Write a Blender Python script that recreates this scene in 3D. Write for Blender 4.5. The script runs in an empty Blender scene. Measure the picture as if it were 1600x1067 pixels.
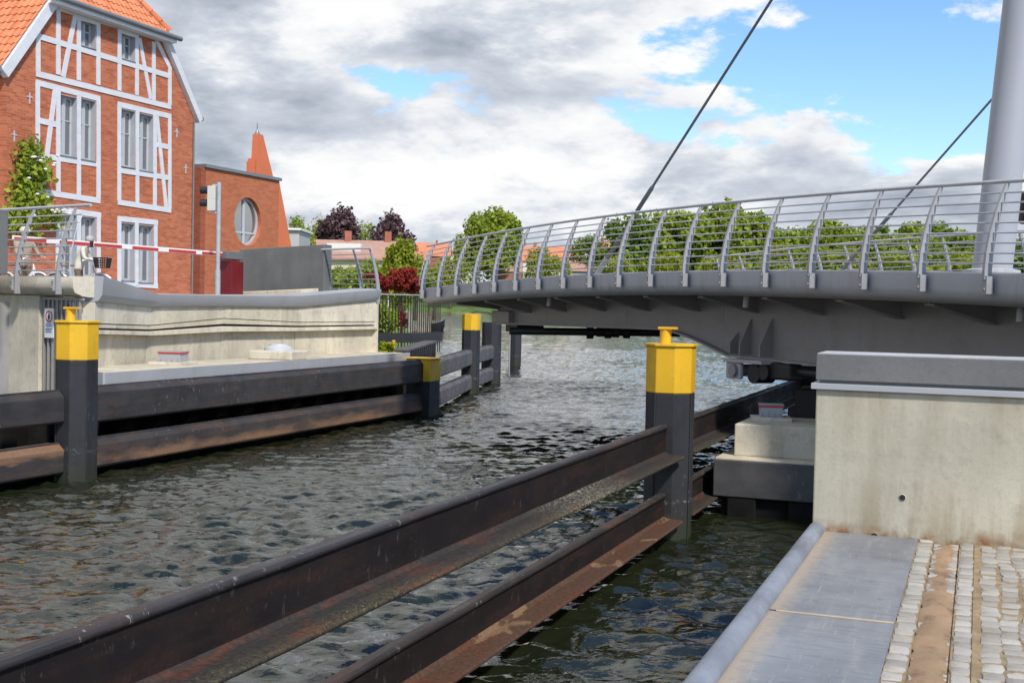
import bpy, bmesh, math, random
import numpy as np
from mathutils import Vector, Matrix, noise as mnoise

R = math.radians
rng = random.Random(7)
scene = bpy.context.scene
col = scene.collection

# ------------------------------------------------------------------ camera
# world axes: +Y along the channel, +X to the right bank, water at z = 0
F = 1900.0; CX, CY = 800.0, 533.5
EYE = Vector((0, 0, 2.9))
ROLL = R(1.2)
PITCH = math.atan(57.0 * math.cos(ROLL) / F)
YAW = math.atan(730.0 / F)
fw = Matrix.Rotation(YAW, 3, 'Z') @ Vector((0, math.cos(PITCH), -math.sin(PITCH)))
rt0 = Matrix.Rotation(YAW, 3, 'Z') @ Vector((1, 0, 0))
up0 = rt0.cross(fw)
rt = math.cos(ROLL) * rt0 + math.sin(ROLL) * up0
up = -math.sin(ROLL) * rt0 + math.cos(ROLL) * up0
cam_d = bpy.data.cameras.new('camera'); cam = bpy.data.objects.new('camera', cam_d); col.objects.link(cam)
cam_d.sensor_width = 36; cam_d.lens = F / 1600 * 36; cam_d.clip_start = 0.1; cam_d.clip_end = 6000
m = Matrix((rt, up, -fw)).transposed().to_4x4(); m.translation = EYE
cam.matrix_world = m
scene.camera = cam
scene.render.resolution_x = 1024; scene.render.resolution_y = 682

# ------------------------------------------------------------------ sky, sun, exposure
SUN_EL = R(45); SUN_DIR = Vector((0.62, -0.55, 0)).normalized()      # horizontal direction towards the sun
world = bpy.data.worlds.new('World'); scene.world = world; world.use_nodes = True
wn = world.node_tree; wn.nodes.clear()
def WN(t, **k):
    n = wn.nodes.new(t)
    for a, b in k.items(): setattr(n, a, b)
    return n
def wl(a, b): wn.links.new(a, b)
def wmath(op, a, b=None, c=None, clamp=False):
    n = WN('ShaderNodeMath', operation=op); n.use_clamp = clamp
    for i, v in enumerate((a, b, c)):
        if v is None: continue
        if isinstance(v, (int, float)): n.inputs[i].default_value = v
        else: wl(v, n.inputs[i])
    return n.outputs[0]
def wramp(x, a, b, lo=0.0, hi=1.0, smooth=True):
    n = WN('ShaderNodeMapRange'); n.interpolation_type = 'SMOOTHSTEP' if smooth else 'LINEAR'
    wl(x, n.inputs[0])
    for i, v in enumerate((a, b, lo, hi)):
        if isinstance(v, (int, float)): n.inputs[1 + i].default_value = v
        else: wl(v, n.inputs[1 + i])
    return n.outputs[0]
sky = WN('ShaderNodeTexSky'); sky.sky_type = 'NISHITA'; sky.sun_disc = False
sky.sun_elevation = SUN_EL; sky.sun_rotation = math.atan2(SUN_DIR.x, SUN_DIR.y); sky.dust_density = 0.15; sky.ozone_density = 3.5
tc = WN('ShaderNodeTexCoord'); sep = WN('ShaderNodeSeparateXYZ'); wl(tc.outputs['Generated'], sep.inputs[0])
zc = wmath('ADD', wmath('ABSOLUTE', sep.outputs[2]), 0.34)
px_ = wmath('DIVIDE', sep.outputs[0], zc); py_ = wmath('DIVIDE', sep.outputs[1], zc)
comb = WN('ShaderNodeCombineXYZ'); wl(px_, comb.inputs[0]); wl(py_, comb.inputs[1])
zq = wmath('MULTIPLY', wmath('ABSOLUTE', sep.outputs[2]), 2.2); wl(zq, comb.inputs[2])
def wnoise(scale, det, rough, off, dist=0.0):
    mp = WN('ShaderNodeMapping'); mp.inputs['Location'].default_value = off; wl(comb.outputs[0], mp.inputs[0])
    n = WN('ShaderNodeTexNoise'); n.inputs['Scale'].default_value = scale; n.inputs['Detail'].default_value = det
    n.inputs['Roughness'].default_value = rough; n.inputs['Distortion'].default_value = dist
    wl(mp.outputs[0], n.inputs['Vector']); return n.outputs[0]
OFF = (7.7, 0.3, 3.1)
SH = 0.05
n_big = wnoise(1.3, 2.0, 0.5, (13.4, 2.1, 0.0))
n1 = wnoise(2.6, 12.0, 0.60, OFF, 0.12)
n2 = wnoise(2.6, 8.0, 0.57, (OFF[0] + SUN_DIR.x * SH, OFF[1] + SUN_DIR.y * SH, OFF[2] - 0.09), 0.12)
n3 = wnoise(2.2, 7.0, 0.55, (1.2, 7.7, 2.0))
n4 = wnoise(1.0, 4.0, 0.5, (5.2, 0.7, 1.0))
# clear sky opens towards the right bank, clouds bank up over the town (-X)
side = wmath('MULTIPLY', wramp(sep.outputs[0], -0.42, 0.02), wmath('ADD', 0.055, wmath('MULTIPLY', wramp(sep.outputs[2], 0.06, 0.22), 0.175)))
dens = wmath('SUBTRACT', wmath('ADD', n1, wmath('MULTIPLY', wmath('SUBTRACT', n_big, 0.5), 0.45)), wmath('ADD', side, wramp(sep.outputs[0], -0.62, -0.25, -0.19, -0.11)))
low = wramp(wmath('ABSOLUTE', sep.outputs[2]), 0.0, 0.07, 1.0, 0.0)
cover = wmath('MAXIMUM', wramp(dens, 0.452, 0.515), wmath('MULTIPLY', low, 0.85))
thick = wramp(dens, 0.48, 0.66)
relief = wmath('MULTIPLY', wmath('SUBTRACT', n1, n2), 2.6)
grey = wmath('ADD', wramp(n3, 0.38, 0.62, 0.0, 0.46), wramp(n4, 0.42, 0.62, 0.0, 0.28))
shade = wmath('ADD', wmath('SUBTRACT', 0.93, wmath('MULTIPLY', thick, grey)), relief)
cr = WN('ShaderNodeValToRGB'); shade2 = wmath('ADD', wmath('MULTIPLY', shade, wmath('SUBTRACT', 1.0, wmath('MULTIPLY', low, 0.6))), wmath('MULTIPLY', low, 0.46)); wl(shade2, cr.inputs[0])
e = cr.color_ramp.elements
e[0].position = 0.05; e[0].color = (0.30, 0.35, 0.43, 1)
e[1].position = 0.98; e[1].color = (1.02, 1.02, 1.02, 1)
for p, c in ((0.35, (0.47, 0.52, 0.60)), (0.62, (0.66, 0.71, 0.79)), (0.82, (0.92, 0.935, 0.96))):
    k = e.new(p); k.color = (*c, 1)
hsv = WN('ShaderNodeHueSaturation'); hsv.inputs['Saturation'].default_value = 1.12; wl(sky.outputs[0], hsv.inputs['Color'])
bg_sky = WN('ShaderNodeBackground'); wl(hsv.outputs[0], bg_sky.inputs[0]); bg_sky.inputs[1].default_value = 0.14
bg_cl = WN('ShaderNodeBackground'); wl(cr.outputs[0], bg_cl.inputs[0]); bg_cl.inputs[1].default_value = 0.73
mix = WN('ShaderNodeMixShader'); wl(cover, mix.inputs[0]); wl(bg_sky.outputs[0], mix.inputs[1]); wl(bg_cl.outputs[0], mix.inputs[2])
out = WN('ShaderNodeOutputWorld'); wl(mix.outputs[0], out.inputs[0])

sun_d = bpy.data.lights.new('sun', 'SUN'); sun = bpy.data.objects.new('sun', sun_d); col.objects.link(sun)
sun_d.energy = 3.2; sun_d.angle = R(5); sun_d.color = (1.0, 0.955, 0.88)
sv = Vector((SUN_DIR.x * math.cos(SUN_EL), SUN_DIR.y * math.cos(SUN_EL), math.sin(SUN_EL)))
sun.rotation_euler = sv.to_track_quat('Z', 'Y').to_euler()
sun.location = (0, 0, 60)
vs = scene.view_settings
vs.view_transform = 'Standard'; vs.look = 'None'; vs.gamma = 1; vs.use_curve_mapping = False; vs.exposure = 0.42
scene.cycles.max_bounces = 8

# ------------------------------------------------------------------ finding places
def ray(px, py): return fw + rt * ((px - CX) / F) - up * ((py - CY) / F)
def onx(px, py, X): d = ray(px, py); return EYE + d * (X / d.x)
def ony(px, py, Y): d = ray(px, py); return EYE + d * (Y / d.y)
def onz(px, py, z): d = ray(px, py); return EYE + d * ((z - EYE.z) / d.z)
def onr(px, py, Z): d = ray(px, py); return EYE + d * Z               # at distance Z along the view
def zat(px, py, x, y):                                                # height on the upright through (x, y)
    d = ray(px, py); t = (x * d.x + y * d.y) / (d.x ** 2 + d.y ** 2); return EYE.z + d.z * t
CYW, SYW = math.cos(YAW), math.sin(YAW)
def lz(l, Z, z=0.0): return Vector((l * CYW - Z * SYW, l * SYW + Z * CYW, z))

# ------------------------------------------------------------------ materials
def newmat(name):
    m = bpy.data.materials.new(name); m.use_nodes = True
    nt = m.node_tree; nt.nodes.clear()
    o = nt.nodes.new('ShaderNodeOutputMaterial'); b = nt.nodes.new('ShaderNodeBsdfPrincipled')
    nt.links.new(b.outputs[0], o.inputs[0]); return m, nt, b, o
class N:
    def __init__(s, nt): s.nt = nt
    def __call__(s, t, **k):
        n = s.nt.nodes.new(t)
        for a, b in k.items(): setattr(n, a, b)
        return n
    def l(s, a, b): s.nt.links.new(a, b)
    def put(s, inp, v):
        if isinstance(v, (int, float)): inp.default_value = v
        elif isinstance(v, tuple): inp.default_value = v if len(v) != 3 or inp.type == 'VECTOR' else (*v, 1)
        else: s.l(v, inp)
    def coord(s, scale=(1, 1, 1), world=False, rot=(0, 0, 0)):
        mp = s('ShaderNodeMapping'); mp.inputs['Scale'].default_value = scale; mp.inputs['Rotation'].default_value = rot
        if world: s.l(s('ShaderNodeNewGeometry').outputs['Position'], mp.inputs[0])
        else: s.l(s('ShaderNodeTexCoord').outputs['Object'], mp.inputs[0])
        return mp.outputs[0]
    def noise(s, v, scale, det=5, rough=0.55, dist=0):
        n = s('ShaderNodeTexNoise'); n.inputs['Scale'].default_value = scale; n.inputs['Detail'].default_value = det
        n.inputs['Roughness'].default_value = rough; n.inputs['Distortion'].default_value = dist; s.l(v, n.inputs['Vector']); return n.outputs[0]
    def rmp(s, x, a, b, lo=0.0, hi=1.0):
        n = s('ShaderNodeMapRange'); s.put(n.inputs[0], x); n.inputs[1].default_value = a; n.inputs[2].default_value = b
        n.inputs[3].default_value = lo; n.inputs[4].default_value = hi; return n.outputs[0]
    def mth(s, op, a, b=0.0):
        n = s('ShaderNodeMath', operation=op); s.put(n.inputs[0], a); s.put(n.inputs[1], b); return n.outputs[0]
    def mix(s, f, a, b, bt='MIX'):
        n = s('ShaderNodeMix', data_type='RGBA', blend_type=bt)
        s.put(n.inputs[0], f); s.put(n.inputs[6], a); s.put(n.inputs[7], b); return n.outputs[2]
    def bump(s, h, strength, dist, prev=None):
        n = s('ShaderNodeBump'); n.inputs['Strength'].default_value = strength; n.inputs['Distance'].default_value = dist
        s.l(h, n.inputs['Height'])
        if prev is not None: s.l(prev, n.inputs['Normal'])
        return n.outputs[0]
def simple(name, c, rough=0.5, metal=0.0, var=0.15, scale=3.0, bump=0.0, bscale=60.0, dirt=None, dirt_amt=0.35, stretch=(1, 1, 1), spec=None, world=False):
    m, nt, b, o = newmat(name); n = N(nt)
    v = n.coord(stretch, world)
    a = n.noise(v, scale, 6, 0.6)
    cc = n.mix(n.rmp(a, 0.3, 0.7), tuple(x * (1 - var) for x in c), tuple(min(1, x * (1 + var)) for x in c))
    if dirt:
        d = n.noise(v, scale * 2.3, 8, 0.68)
        cc = n.mix(n.rmp(d, 0.52, 0.72, 0, dirt_amt), cc, dirt)
    n.put(b.inputs['Base Color'], cc)
    n.put(b.inputs['Roughness'], n.rmp(a, 0.3, 0.7, max(0.02, rough - 0.08), min(1, rough + 0.08)))
    b.inputs['Metallic'].default_value = metal
    if spec is not None: b.inputs['Specular IOR Level'].default_value = spec
    if bump: n.l(n.bump(n.noise(v, bscale, 6, 0.6), bump, 0.01), b.inputs['Normal'])
    return m
def concrete(name, c, stain=(0.22, 0.17, 0.10), amt=0.45, dark=(0.16, 0.155, 0.14), rust=False, world=False):
    m, nt, b, o = newmat(name); n = N(nt)
    v = n.coord((1, 1, 1), world); vs_ = n.coord((1.6, 1.6, 0.22), world)
    a = n.noise(v, 1.1, 6, 0.62); bl = n.noise(v, 4.5, 7, 0.65); st = n.noise(vs_, 2.4, 6, 0.6, 0.3); pore = n.noise(v, 90, 2, 0.5)
    cc = n.mix(n.rmp(a, 0.32, 0.68), tuple(x * 0.80 for x in c), tuple(min(1, x * 1.13) for x in c))
    cc = n.mix(n.rmp(st, 0.48, 0.72, 0, amt), cc, stain)
    cc = n.mix(n.rmp(bl, 0.52, 0.78, 0, 0.5), cc, dark)
    cc = n.mix(n.rmp(n.noise(v, 34, 4, 0.7), 0.50, 0.72, 0, 0.30), cc, tuple(x * 0.5 for x in c))
    if rust:
        sp = n('ShaderNodeSeparateXYZ'); n.l(n.coord((1, 1, 1)), sp.inputs[0])
        h = n.rmp(n.mth('ADD', sp.outputs[2], n.mth('MULTIPLY', n.mth('SUBTRACT', bl, 0.5), 0.16)), 0.0, 0.10, 1, 0)
        cc = n.mix(n.mth('MULTIPLY', h, n.rmp(n.noise(v, 7, 5), 0.40, 0.60)), cc, (0.20, 0.075, 0.02))
        h2 = n.rmp(sp.outputs[2], 0.0, 0.45, 0.55, 0)
        cc = n.mix(n.mth('MULTIPLY', h2, n.rmp(st, 0.45, 0.6)), cc, (0.24, 0.17, 0.085))
        h3 = n.rmp(sp.outputs[2], 0.5, 1.1, 0, 0.40)
        cc = n.mix(n.mth('MULTIPLY', h3, n.rmp(n.noise(n.coord((3.0, 3.0, 0.16)), 2.2, 6, 0.6), 0.46, 0.64)), cc, (0.24, 0.185, 0.10))
    n.put(b.inputs['Base Color'], cc); b.inputs['Roughness'].default_value = 0.86
    b.inputs['Specular IOR Level'].default_value = 0.3
    nb = n.bump(pore, 0.25, 0.004); nb = n.bump(bl, 0.25, 0.01, nb); n.l(nb, b.inputs['Normal'])
    return m
def steel_worn(name, base, rust=(0.13, 0.045, 0.02), tan=None, rust_amt=0.5, chips=0.0, rough=0.45, chipcol=(0.6, 0.58, 0.54), axis='Y', spec=0.5):
    m, nt, b, o = newmat(name); n = N(nt)
    lo_, hi_ = (0.98, 1.18) if name == 'yellow' else (0.7, 1.35)
    sc = {'Y': (1, 0.16, 1), 'X': (0.16, 1, 1), 'Z': (1, 1, 0.2), '0': (1, 1, 1)}[axis]
    v = n.coord((1, 1, 1)); vl = n.coord(sc)
    a = n.noise(vl, 6, 8, 0.68); g = n.noise(v, 2.2, 6, 0.6); f = n.noise(v, 30, 6, 0.7)
    cc = n.mix(n.rmp(g, 0.3, 0.7), tuple(x * lo_ for x in base), tuple(x * hi_ for x in base))
    rf = n.rmp(a, 0.50, 0.66, 0, rust_amt)
    cc = n.mix(rf, cc, n.mix(n.rmp(f, 0.35, 0.65), tuple(x * 0.55 for x in rust), tuple(x * 1.35 for x in rust)))
    if tan: cc = n.mix(n.rmp(n.noise(vl, 3.1, 7, 0.6, 0.4), 0.47, 0.53, 0, 0.85), cc, tan)
    if chips:
        w = n.noise(n.coord((1, 1, 0.45)), 16, 7, 0.72)
        patch = n.rmp(n.noise(v, 0.9, 3), 0.48, 0.62)
        cc = n.mix(n.mth('MULTIPLY', n.rmp(w, 0.60, 0.64), n.mth('MULTIPLY', patch, chips)), cc, chipcol)
    n.put(b.inputs['Base Color'], cc)
    n.put(b.inputs['Roughness'], n.rmp(a, 0.35, 0.65, rough, min(1, rough + 0.35)))
    b.inputs['Specular IOR Level'].default_value = spec
    nb = n.bump(f, 0.25, 0.006); nb = n.bump(a, 0.22, 0.012, nb); n.l(nb, b.inputs['Normal'])
    return m
def brick(name, c1, c2, mortar, bw=0.25, bh=0.077, plane='YZ', world=True):
    m, nt, b, o = newmat(name); n = N(nt)
    sp = n('ShaderNodeSeparateXYZ'); n.l(n.coord((1, 1, 1), world), sp.inputs[0])
    cb = n('ShaderNodeCombineXYZ')
    n.l(sp.outputs[{'Y': 1, 'X': 0}[plane[0]]], cb.inputs[0]); n.l(sp.outputs[2], cb.inputs[1])
    br = n('ShaderNodeTexBrick'); n.l(cb.outputs[0], br.inputs[0])
    br.inputs['Color1'].default_value = (*c1, 1); br.inputs['Color2'].default_value = (*c2, 1); br.inputs['Mortar'].default_value = (*mortar, 1)
    br.inputs['Scale'].default_value = 1.0; br.inputs['Mortar Size'].default_value = 0.009; br.inputs['Brick Width'].default_value = bw; br.inputs['Row Height'].default_value = bh
    br.inputs['Bias'].default_value = -0.1
    v = n.coord((1, 1, 1), world); g = n.noise(v, 0.55, 6, 0.62); f = n.noise(n.coord((1, 0.5, 2.2), world), 3.2, 6, 0.7)
    cc = n.mix(n.rmp(g, 0.32, 0.70, 0, 0.30), br.outputs[0], tuple(x * 0.6 for x in c1))
    cc = n.mix(n.rmp(f, 0.50, 0.74, 0, 0.55), cc, tuple(x * 0.42 for x in c2))
    n.put(b.inputs['Base Color'], cc); b.inputs['Roughness'].default_value = 0.9; b.inputs['Specular IOR Level'].default_value = 0.2
    n.l(n.bump(br.outputs['Fac'], -0.5, 0.01), b.inputs['Normal'])
    return m
def leafmat(name, c1, c2, trans=0.45):
    m, nt, b, o = newmat(name); n = N(nt)
    g = n('ShaderNodeNewGeometry'); oi = n('ShaderNodeObjectInfo')
    cc = n.mix(g.outputs['Random Per Island'], c1, c2)
    big = n.noise(n.coord((1, 1, 1)), 0.5, 3, 0.5)
    cc = n.mix(n.rmp(big, 0.35, 0.65, 0, 0.5), cc, tuple(x * 0.62 for x in c1))
    n.put(b.inputs['Base Color'], cc); b.inputs['Roughness'].default_value = 0.6; b.inputs['Specular IOR Level'].default_value = 0.25
    t = n('ShaderNodeBsdfTranslucent'); n.put(t.inputs[0], cc)
    mx = n('ShaderNodeMixShader'); mx.inputs[0].default_value = trans
    n.l(b.outputs[0], mx.inputs[1]); n.l(t.outputs[0], mx.inputs[2]); n.l(mx.outputs[0], o.inputs[0])
    return m
M = {}
M['concrete_pier'] = concrete('concrete_pier', (0.48, 0.445, 0.35), amt=0.26, rust=True)
M['concrete_wall'] = concrete('concrete_wall', (0.60, 0.54, 0.415), amt=0.36, stain=(0.25, 0.19, 0.115))
M['concrete_pale'] = concrete('concrete_pale', (0.66, 0.595, 0.47), amt=0.3)
M['concrete_ledge'] = concrete('concrete_ledge', (0.62, 0.54, 0.40), amt=0.35)
M['slab_grey'] = concrete('slab_grey', (0.165, 0.165, 0.165), stain=(0.16, 0.16, 0.16), amt=0.3, dark=(0.12, 0.12, 0.12))
M['slab_top_skylit'] = concrete('slab_top_skylit', (0.50, 0.50, 0.50), stain=(0.35, 0.34, 0.33), amt=0.3)  # same slab concrete, skylight on its top painted in as a paler colour
M['wall_grey'] = concrete('wall_grey', (0.16, 0.16, 0.155), stain=(0.11, 0.11, 0.11), amt=0.5, dark=(0.09, 0.09, 0.09))
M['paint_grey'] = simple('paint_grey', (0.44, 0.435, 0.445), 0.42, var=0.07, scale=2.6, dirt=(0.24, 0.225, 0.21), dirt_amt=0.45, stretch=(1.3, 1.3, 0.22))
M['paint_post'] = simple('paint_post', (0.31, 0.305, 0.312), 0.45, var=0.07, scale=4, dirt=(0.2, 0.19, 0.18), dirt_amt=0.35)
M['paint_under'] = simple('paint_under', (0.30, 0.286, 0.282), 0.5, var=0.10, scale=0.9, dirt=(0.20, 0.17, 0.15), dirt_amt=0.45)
M['paint_pylon'] = simple('paint_pylon', (0.36, 0.37, 0.40), 0.4, var=0.04, scale=0.6)
M['steel_band'] = simple('steel_band', (0.36, 0.365, 0.378), 0.45, var=0.08, scale=1.0, dirt=(0.25, 0.245, 0.24), dirt_amt=0.4, stretch=(1, 1, 0.4))
M['steel_light'] = simple('steel_light', (0.50, 0.51, 0.53), 0.4, var=0.08, scale=2)
M['galv'] = simple('galv', (0.46, 0.47, 0.48), 0.38, metal=0.35, var=0.12, scale=6)
M['rail_steel'] = simple('rail_steel', (0.50, 0.51, 0.53), 0.35, metal=0.25, var=0.05)
M['cable'] = simple('cable', (0.15, 0.15, 0.16), 0.45, var=0.1, scale=5)
M['yellow'] = steel_worn('yellow', (0.66, 0.375, 0.012), rust=(0.36, 0.17, 0.03), rust_amt=0.35, chips=0.5, rough=0.4, chipcol=(0.10, 0.07, 0.04), axis='Z')
M['post_black'] = steel_worn('post_black', (0.019, 0.020, 0.024), rust=(0.035, 0.029, 0.026), rust_amt=0.4, chips=0.5, rough=0.5, axis='Z', chipcol=(0.35, 0.38, 0.42))
def add_waterline(m, z0=0.05, z1=0.42, c=(0.020, 0.024, 0.010)):
    nt = m.node_tree; n = N(nt); b = next(q for q in nt.nodes if q.type == 'BSDF_PRINCIPLED'); src = b.inputs['Base Color'].links[0].from_socket
    sp = n('ShaderNodeSeparateXYZ'); v = n.coord((1, 1, 1), True); n.l(v, sp.inputs[0])
    h = n.mth('ADD', sp.outputs[2], n.mth('MULTIPLY', n.mth('SUBTRACT', n.noise(v, 5, 6, 0.65), 0.5), 0.35))
    n.put(b.inputs['Base Color'], n.mix(n.rmp(h, z0, z1, 0.9, 0.0), src, c))
    w = n.mth('MULTIPLY', n.rmp(n.mth('ABSOLUTE', n.mth('SUBTRACT', h, z1 + 0.05)), 0.0, 0.03, 1, 0), n.rmp(n.noise(v, 22, 5, 0.7), 0.5, 0.6, 0, 0.5))
    src2 = b.inputs['Base Color'].links[0].from_socket
    n.put(b.inputs['Base Color'], n.mix(w, src2, (0.30, 0.30, 0.27)))
add_waterline(M['post_black'])
M['fender_rust'] = steel_worn('fender_rust', (0.013, 0.0095, 0.009), rust=(0.040, 0.017, 0.011), rust_amt=0.6, chips=0.14, rough=0.6, chipcol=(0.36, 0.32, 0.26), spec=0.25)
M['fender_lip'] = steel_worn('fender_lip', (0.030, 0.025, 0.024), rust=(0.11, 0.045, 0.026), rust_amt=0.5, chips=0.35, rough=0.42)
def flangemat(name, base, rustc, tanc, tan_lo, lichen):
    m, nt, b, o = newmat(name); n = N(nt)
    v = n.coord((1, 1, 1)); vl = n.coord((1, 0.25, 1)); sp = n('ShaderNodeSeparateXYZ'); n.l(v, sp.inputs[0])
    a = n.noise(vl, 5, 8, 0.65); f = n.noise(v, 28, 6, 0.7); g = n.noise(vl, 2.6, 7, 0.62, 0.6)
    cc = n.mix(n.rmp(f, 0.3, 0.7), tuple(x * 0.6 for x in base), tuple(x * 1.5 for x in base))
    cc = n.mix(n.rmp(a, 0.54 if lichen else 0.50, 0.66 if lichen else 0.62, 0, 0.75), cc, n.mix(n.rmp(f, 0.35, 0.65), tuple(x * 0.5 for x in rustc), rustc))
    cc = n.mix(n.rmp(g, tan_lo, tan_lo + 0.02, 0, 0.9), cc, n.mix(n.rmp(f, 0.35, 0.65), tuple(x * 0.75 for x in tanc), tanc))
    if lichen:
        e_ = n.rmp(n.mth('ADD', sp.outputs[0], n.mth('MULTIPLY', n.mth('SUBTRACT', g, 0.5), 0.16)), 0.14, 0.27)
        cc = n.mix(n.mth('MULTIPLY', e_, n.rmp(f, 0.42, 0.60, 0.0, 0.6)), cc, (0.095, 0.078, 0.034))
        sp2 = n.noise(v, 60, 4, 0.7); pt = n.rmp(n.noise(vl, 1.6, 3), 0.46, 0.58)
        cc = n.mix(n.mth('MULTIPLY', n.mth('MULTIPLY', n.rmp(sp.outputs[0], 0.12, 0.22), pt), n.rmp(sp2, 0.60, 0.66, 0, 0.85)), cc, (0.42, 0.36, 0.05))
        wt = n.noise(v, 42, 5, 0.75); py = n.rmp(n.mth('ABSOLUTE', n.mth('ADD', sp.outputs[1], -3.3)), 0.2, 1.5, 1, 0)
        cc = n.mix(n.mth('MULTIPLY', py, n.rmp(wt, 0.50, 0.60, 0, 0.8)), cc, (0.42, 0.38, 0.28))
    n.put(b.inputs['Base Color'], cc); b.inputs['Roughness'].default_value = 0.75; b.inputs['Specular IOR Level'].default_value = 0.3
    nb = n.bump(f, 0.4, 0.006); nb = n.bump(a, 0.3, 0.01, nb); n.l(nb, b.inputs['Normal']); return m
M['fender_flange'] = flangemat('fender_flange', (0.034, 0.028, 0.024), (0.14, 0.046, 0.025), (0.05, 0.038, 0.028), 0.60, True)
M['fender_rusttan'] = flangemat('fender_rusttan', (0.085, 0.045, 0.028), (0.14, 0.052, 0.025), (0.24, 0.145, 0.078), 0.53, False)
M['fender_left'] = steel_worn('fender_left', (0.036, 0.033, 0.033), rust=(0.085, 0.048, 0.032), rust_amt=0.5, chips=0.45, rough=0.5, chipcol=(0.30, 0.28, 0.26))
M['fender_leftlow'] = steel_worn('fender_leftlow', (0.042, 0.034, 0.031), rust=(0.12, 0.055, 0.030), rust_amt=0.7, chips=0.35, rough=0.6)
def low_rust(name, z0, z1, flip=False):
    m = steel_worn(name, (0.040, 0.034, 0.032), rust=(0.12, 0.055, 0.030), rust_amt=0.6, chips=0.35, rough=0.6, chipcol=(0.30, 0.28, 0.26))
    nt = m.node_tree; n = N(nt); b = next(q for q in nt.nodes if q.type == 'BSDF_PRINCIPLED'); src = b.inputs['Base Color'].links[0].from_socket
    sp = n('ShaderNodeSeparateXYZ'); v = n.coord((1, 1, 1)); n.l(v, sp.inputs[0]); ns_ = n.noise(n.coord((1, 0.3, 1)), 4, 7, 0.65)
    h = n.mth('ADD', sp.outputs[2], n.mth('MULTIPLY', n.mth('SUBTRACT', ns_, 0.5), 0.45))
    f = n.rmp(h, z0, z1, 0.0, 0.85) if flip else n.rmp(h, z0, z1, 0.85, 0.0)
    f = n.mth('MULTIPLY', f, n.rmp(n.noise(n.coord((1, 0.35, 1)), 1.3, 5, 0.6), 0.40, 0.58, 0.12, 1.0))
    n.put(b.inputs['Base Color'], n.mix(f, src, n.mix(n.noise(v, 18, 6, 0.7), (0.14, 0.065, 0.032), (0.33, 0.19, 0.105)))); return m
M['fender_lowrust'] = low_rust('fender_lowrust', 0.12, 0.26)
M['fender_lowtan'] = low_rust('fender_lowtan', 0.24, 0.32, True)
M['fender_pale'] = steel_worn('fender_pale', (0.085, 0.083, 0.083), rust=(0.13, 0.065, 0.04), rust_amt=0.6, chips=1.0, rough=0.6, chipcol=(0.50, 0.51, 0.53))
M['black_steel'] = simple('black_steel', (0.022, 0.021, 0.022), 0.5, var=0.3, scale=4)
M['dark_pile'] = simple('dark_pile', (0.012, 0.011, 0.010), 0.85, var=0.4, scale=3, spec=0.1)
M['sheet_steel'] = steel_worn('sheet_steel', (0.060, 0.058, 0.058), rust=(0.11, 0.07, 0.05), rust_amt=0.35, chips=0.2, rough=0.5, axis='X')
M['red_paint'] = simple('red_paint', (0.50, 0.035, 0.03), 0.4, var=0.06)
M['red_dark'] = simple('red_dark', (0.15, 0.008, 0.013), 0.35, var=0.08)
M['white_paint'] = simple('white_paint', (0.78, 0.77, 0.74), 0.4, var=0.04)
M['timber'] = simple('timber', (0.66, 0.66, 0.67), 0.65, var=0.07, scale=3, stretch=(1, 0.6, 2))
M['winframe'] = simple('winframe', (0.47, 0.475, 0.49), 0.5, var=0.05)
M['reveal'] = simple('reveal', (0.37, 0.375, 0.395), 0.7, var=0.06)
M['brick_house'] = brick('brick_house', (0.60, 0.175, 0.075), (0.42, 0.090, 0.040), (0.40, 0.24, 0.17))
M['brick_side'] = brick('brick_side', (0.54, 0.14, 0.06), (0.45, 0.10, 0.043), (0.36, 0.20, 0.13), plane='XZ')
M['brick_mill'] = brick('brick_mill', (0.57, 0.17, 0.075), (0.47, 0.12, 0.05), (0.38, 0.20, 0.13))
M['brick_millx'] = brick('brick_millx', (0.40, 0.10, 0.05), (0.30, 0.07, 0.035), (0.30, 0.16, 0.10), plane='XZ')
M['orange_render'] = simple('orange_render', (0.82, 0.28, 0.06), 0.8, var=0.04, scale=0.8)
M['terracotta'] = simple('terracotta', (0.64, 0.17, 0.07), 0.8, var=0.06, scale=0.8)
M['zinc'] = simple('zinc', (0.22, 0.225, 0.235), 0.4, metal=0.3, var=0.1)
def tilemat(name, a, b_):
    m, nt, b, o = newmat(name); n = N(nt)
    g = n('ShaderNodeNewGeometry')
    cc = n.mix(g.outputs['Random Per Island'], a, b_)
    n.put(b.inputs['Base Color'], cc); b.inputs['Roughness'].default_value = 0.75; return m
M['pantile'] = tilemat('pantile', (0.56, 0.165, 0.065), (0.68, 0.25, 0.11))
M['rooftile_red'] = simple('rooftile_red', (0.50, 0.20, 0.12), 0.8, var=0.18, scale=1.5, stretch=(1, 1, 3), bump=0.4, bscale=4)
M['rooftile_orange'] = simple('rooftile_orange', (0.60, 0.22, 0.11), 0.8, var=0.15, scale=1.5, bump=0.4, bscale=4)
M['rooftile_brown'] = simple('rooftile_brown', (0.42, 0.24, 0.18), 0.8, var=0.15, scale=1.5, bump=0.4, bscale=4)
M['plaster_yellow'] = simple('plaster_yellow', (0.62, 0.55, 0.36), 0.85, var=0.06, scale=0.5)
M['plaster_white'] = simple('plaster_white', (0.70, 0.68, 0.63), 0.85, var=0.06, scale=0.5)
M['plaster_grey'] = simple('plaster_grey', (0.45, 0.44, 0.42), 0.85, var=0.06, scale=0.5)
M['brick_far'] = simple('brick_far', (0.36, 0.12, 0.075), 0.85, var=0.15, scale=1.5)
M['bark'] = simple('bark', (0.09, 0.065, 0.045), 0.9, var=0.3, scale=4, stretch=(1, 1, 0.3))
M['leaf_green'] = leafmat('leaf_green', (0.20, 0.30, 0.030), (0.52, 0.56, 0.075))
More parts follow.
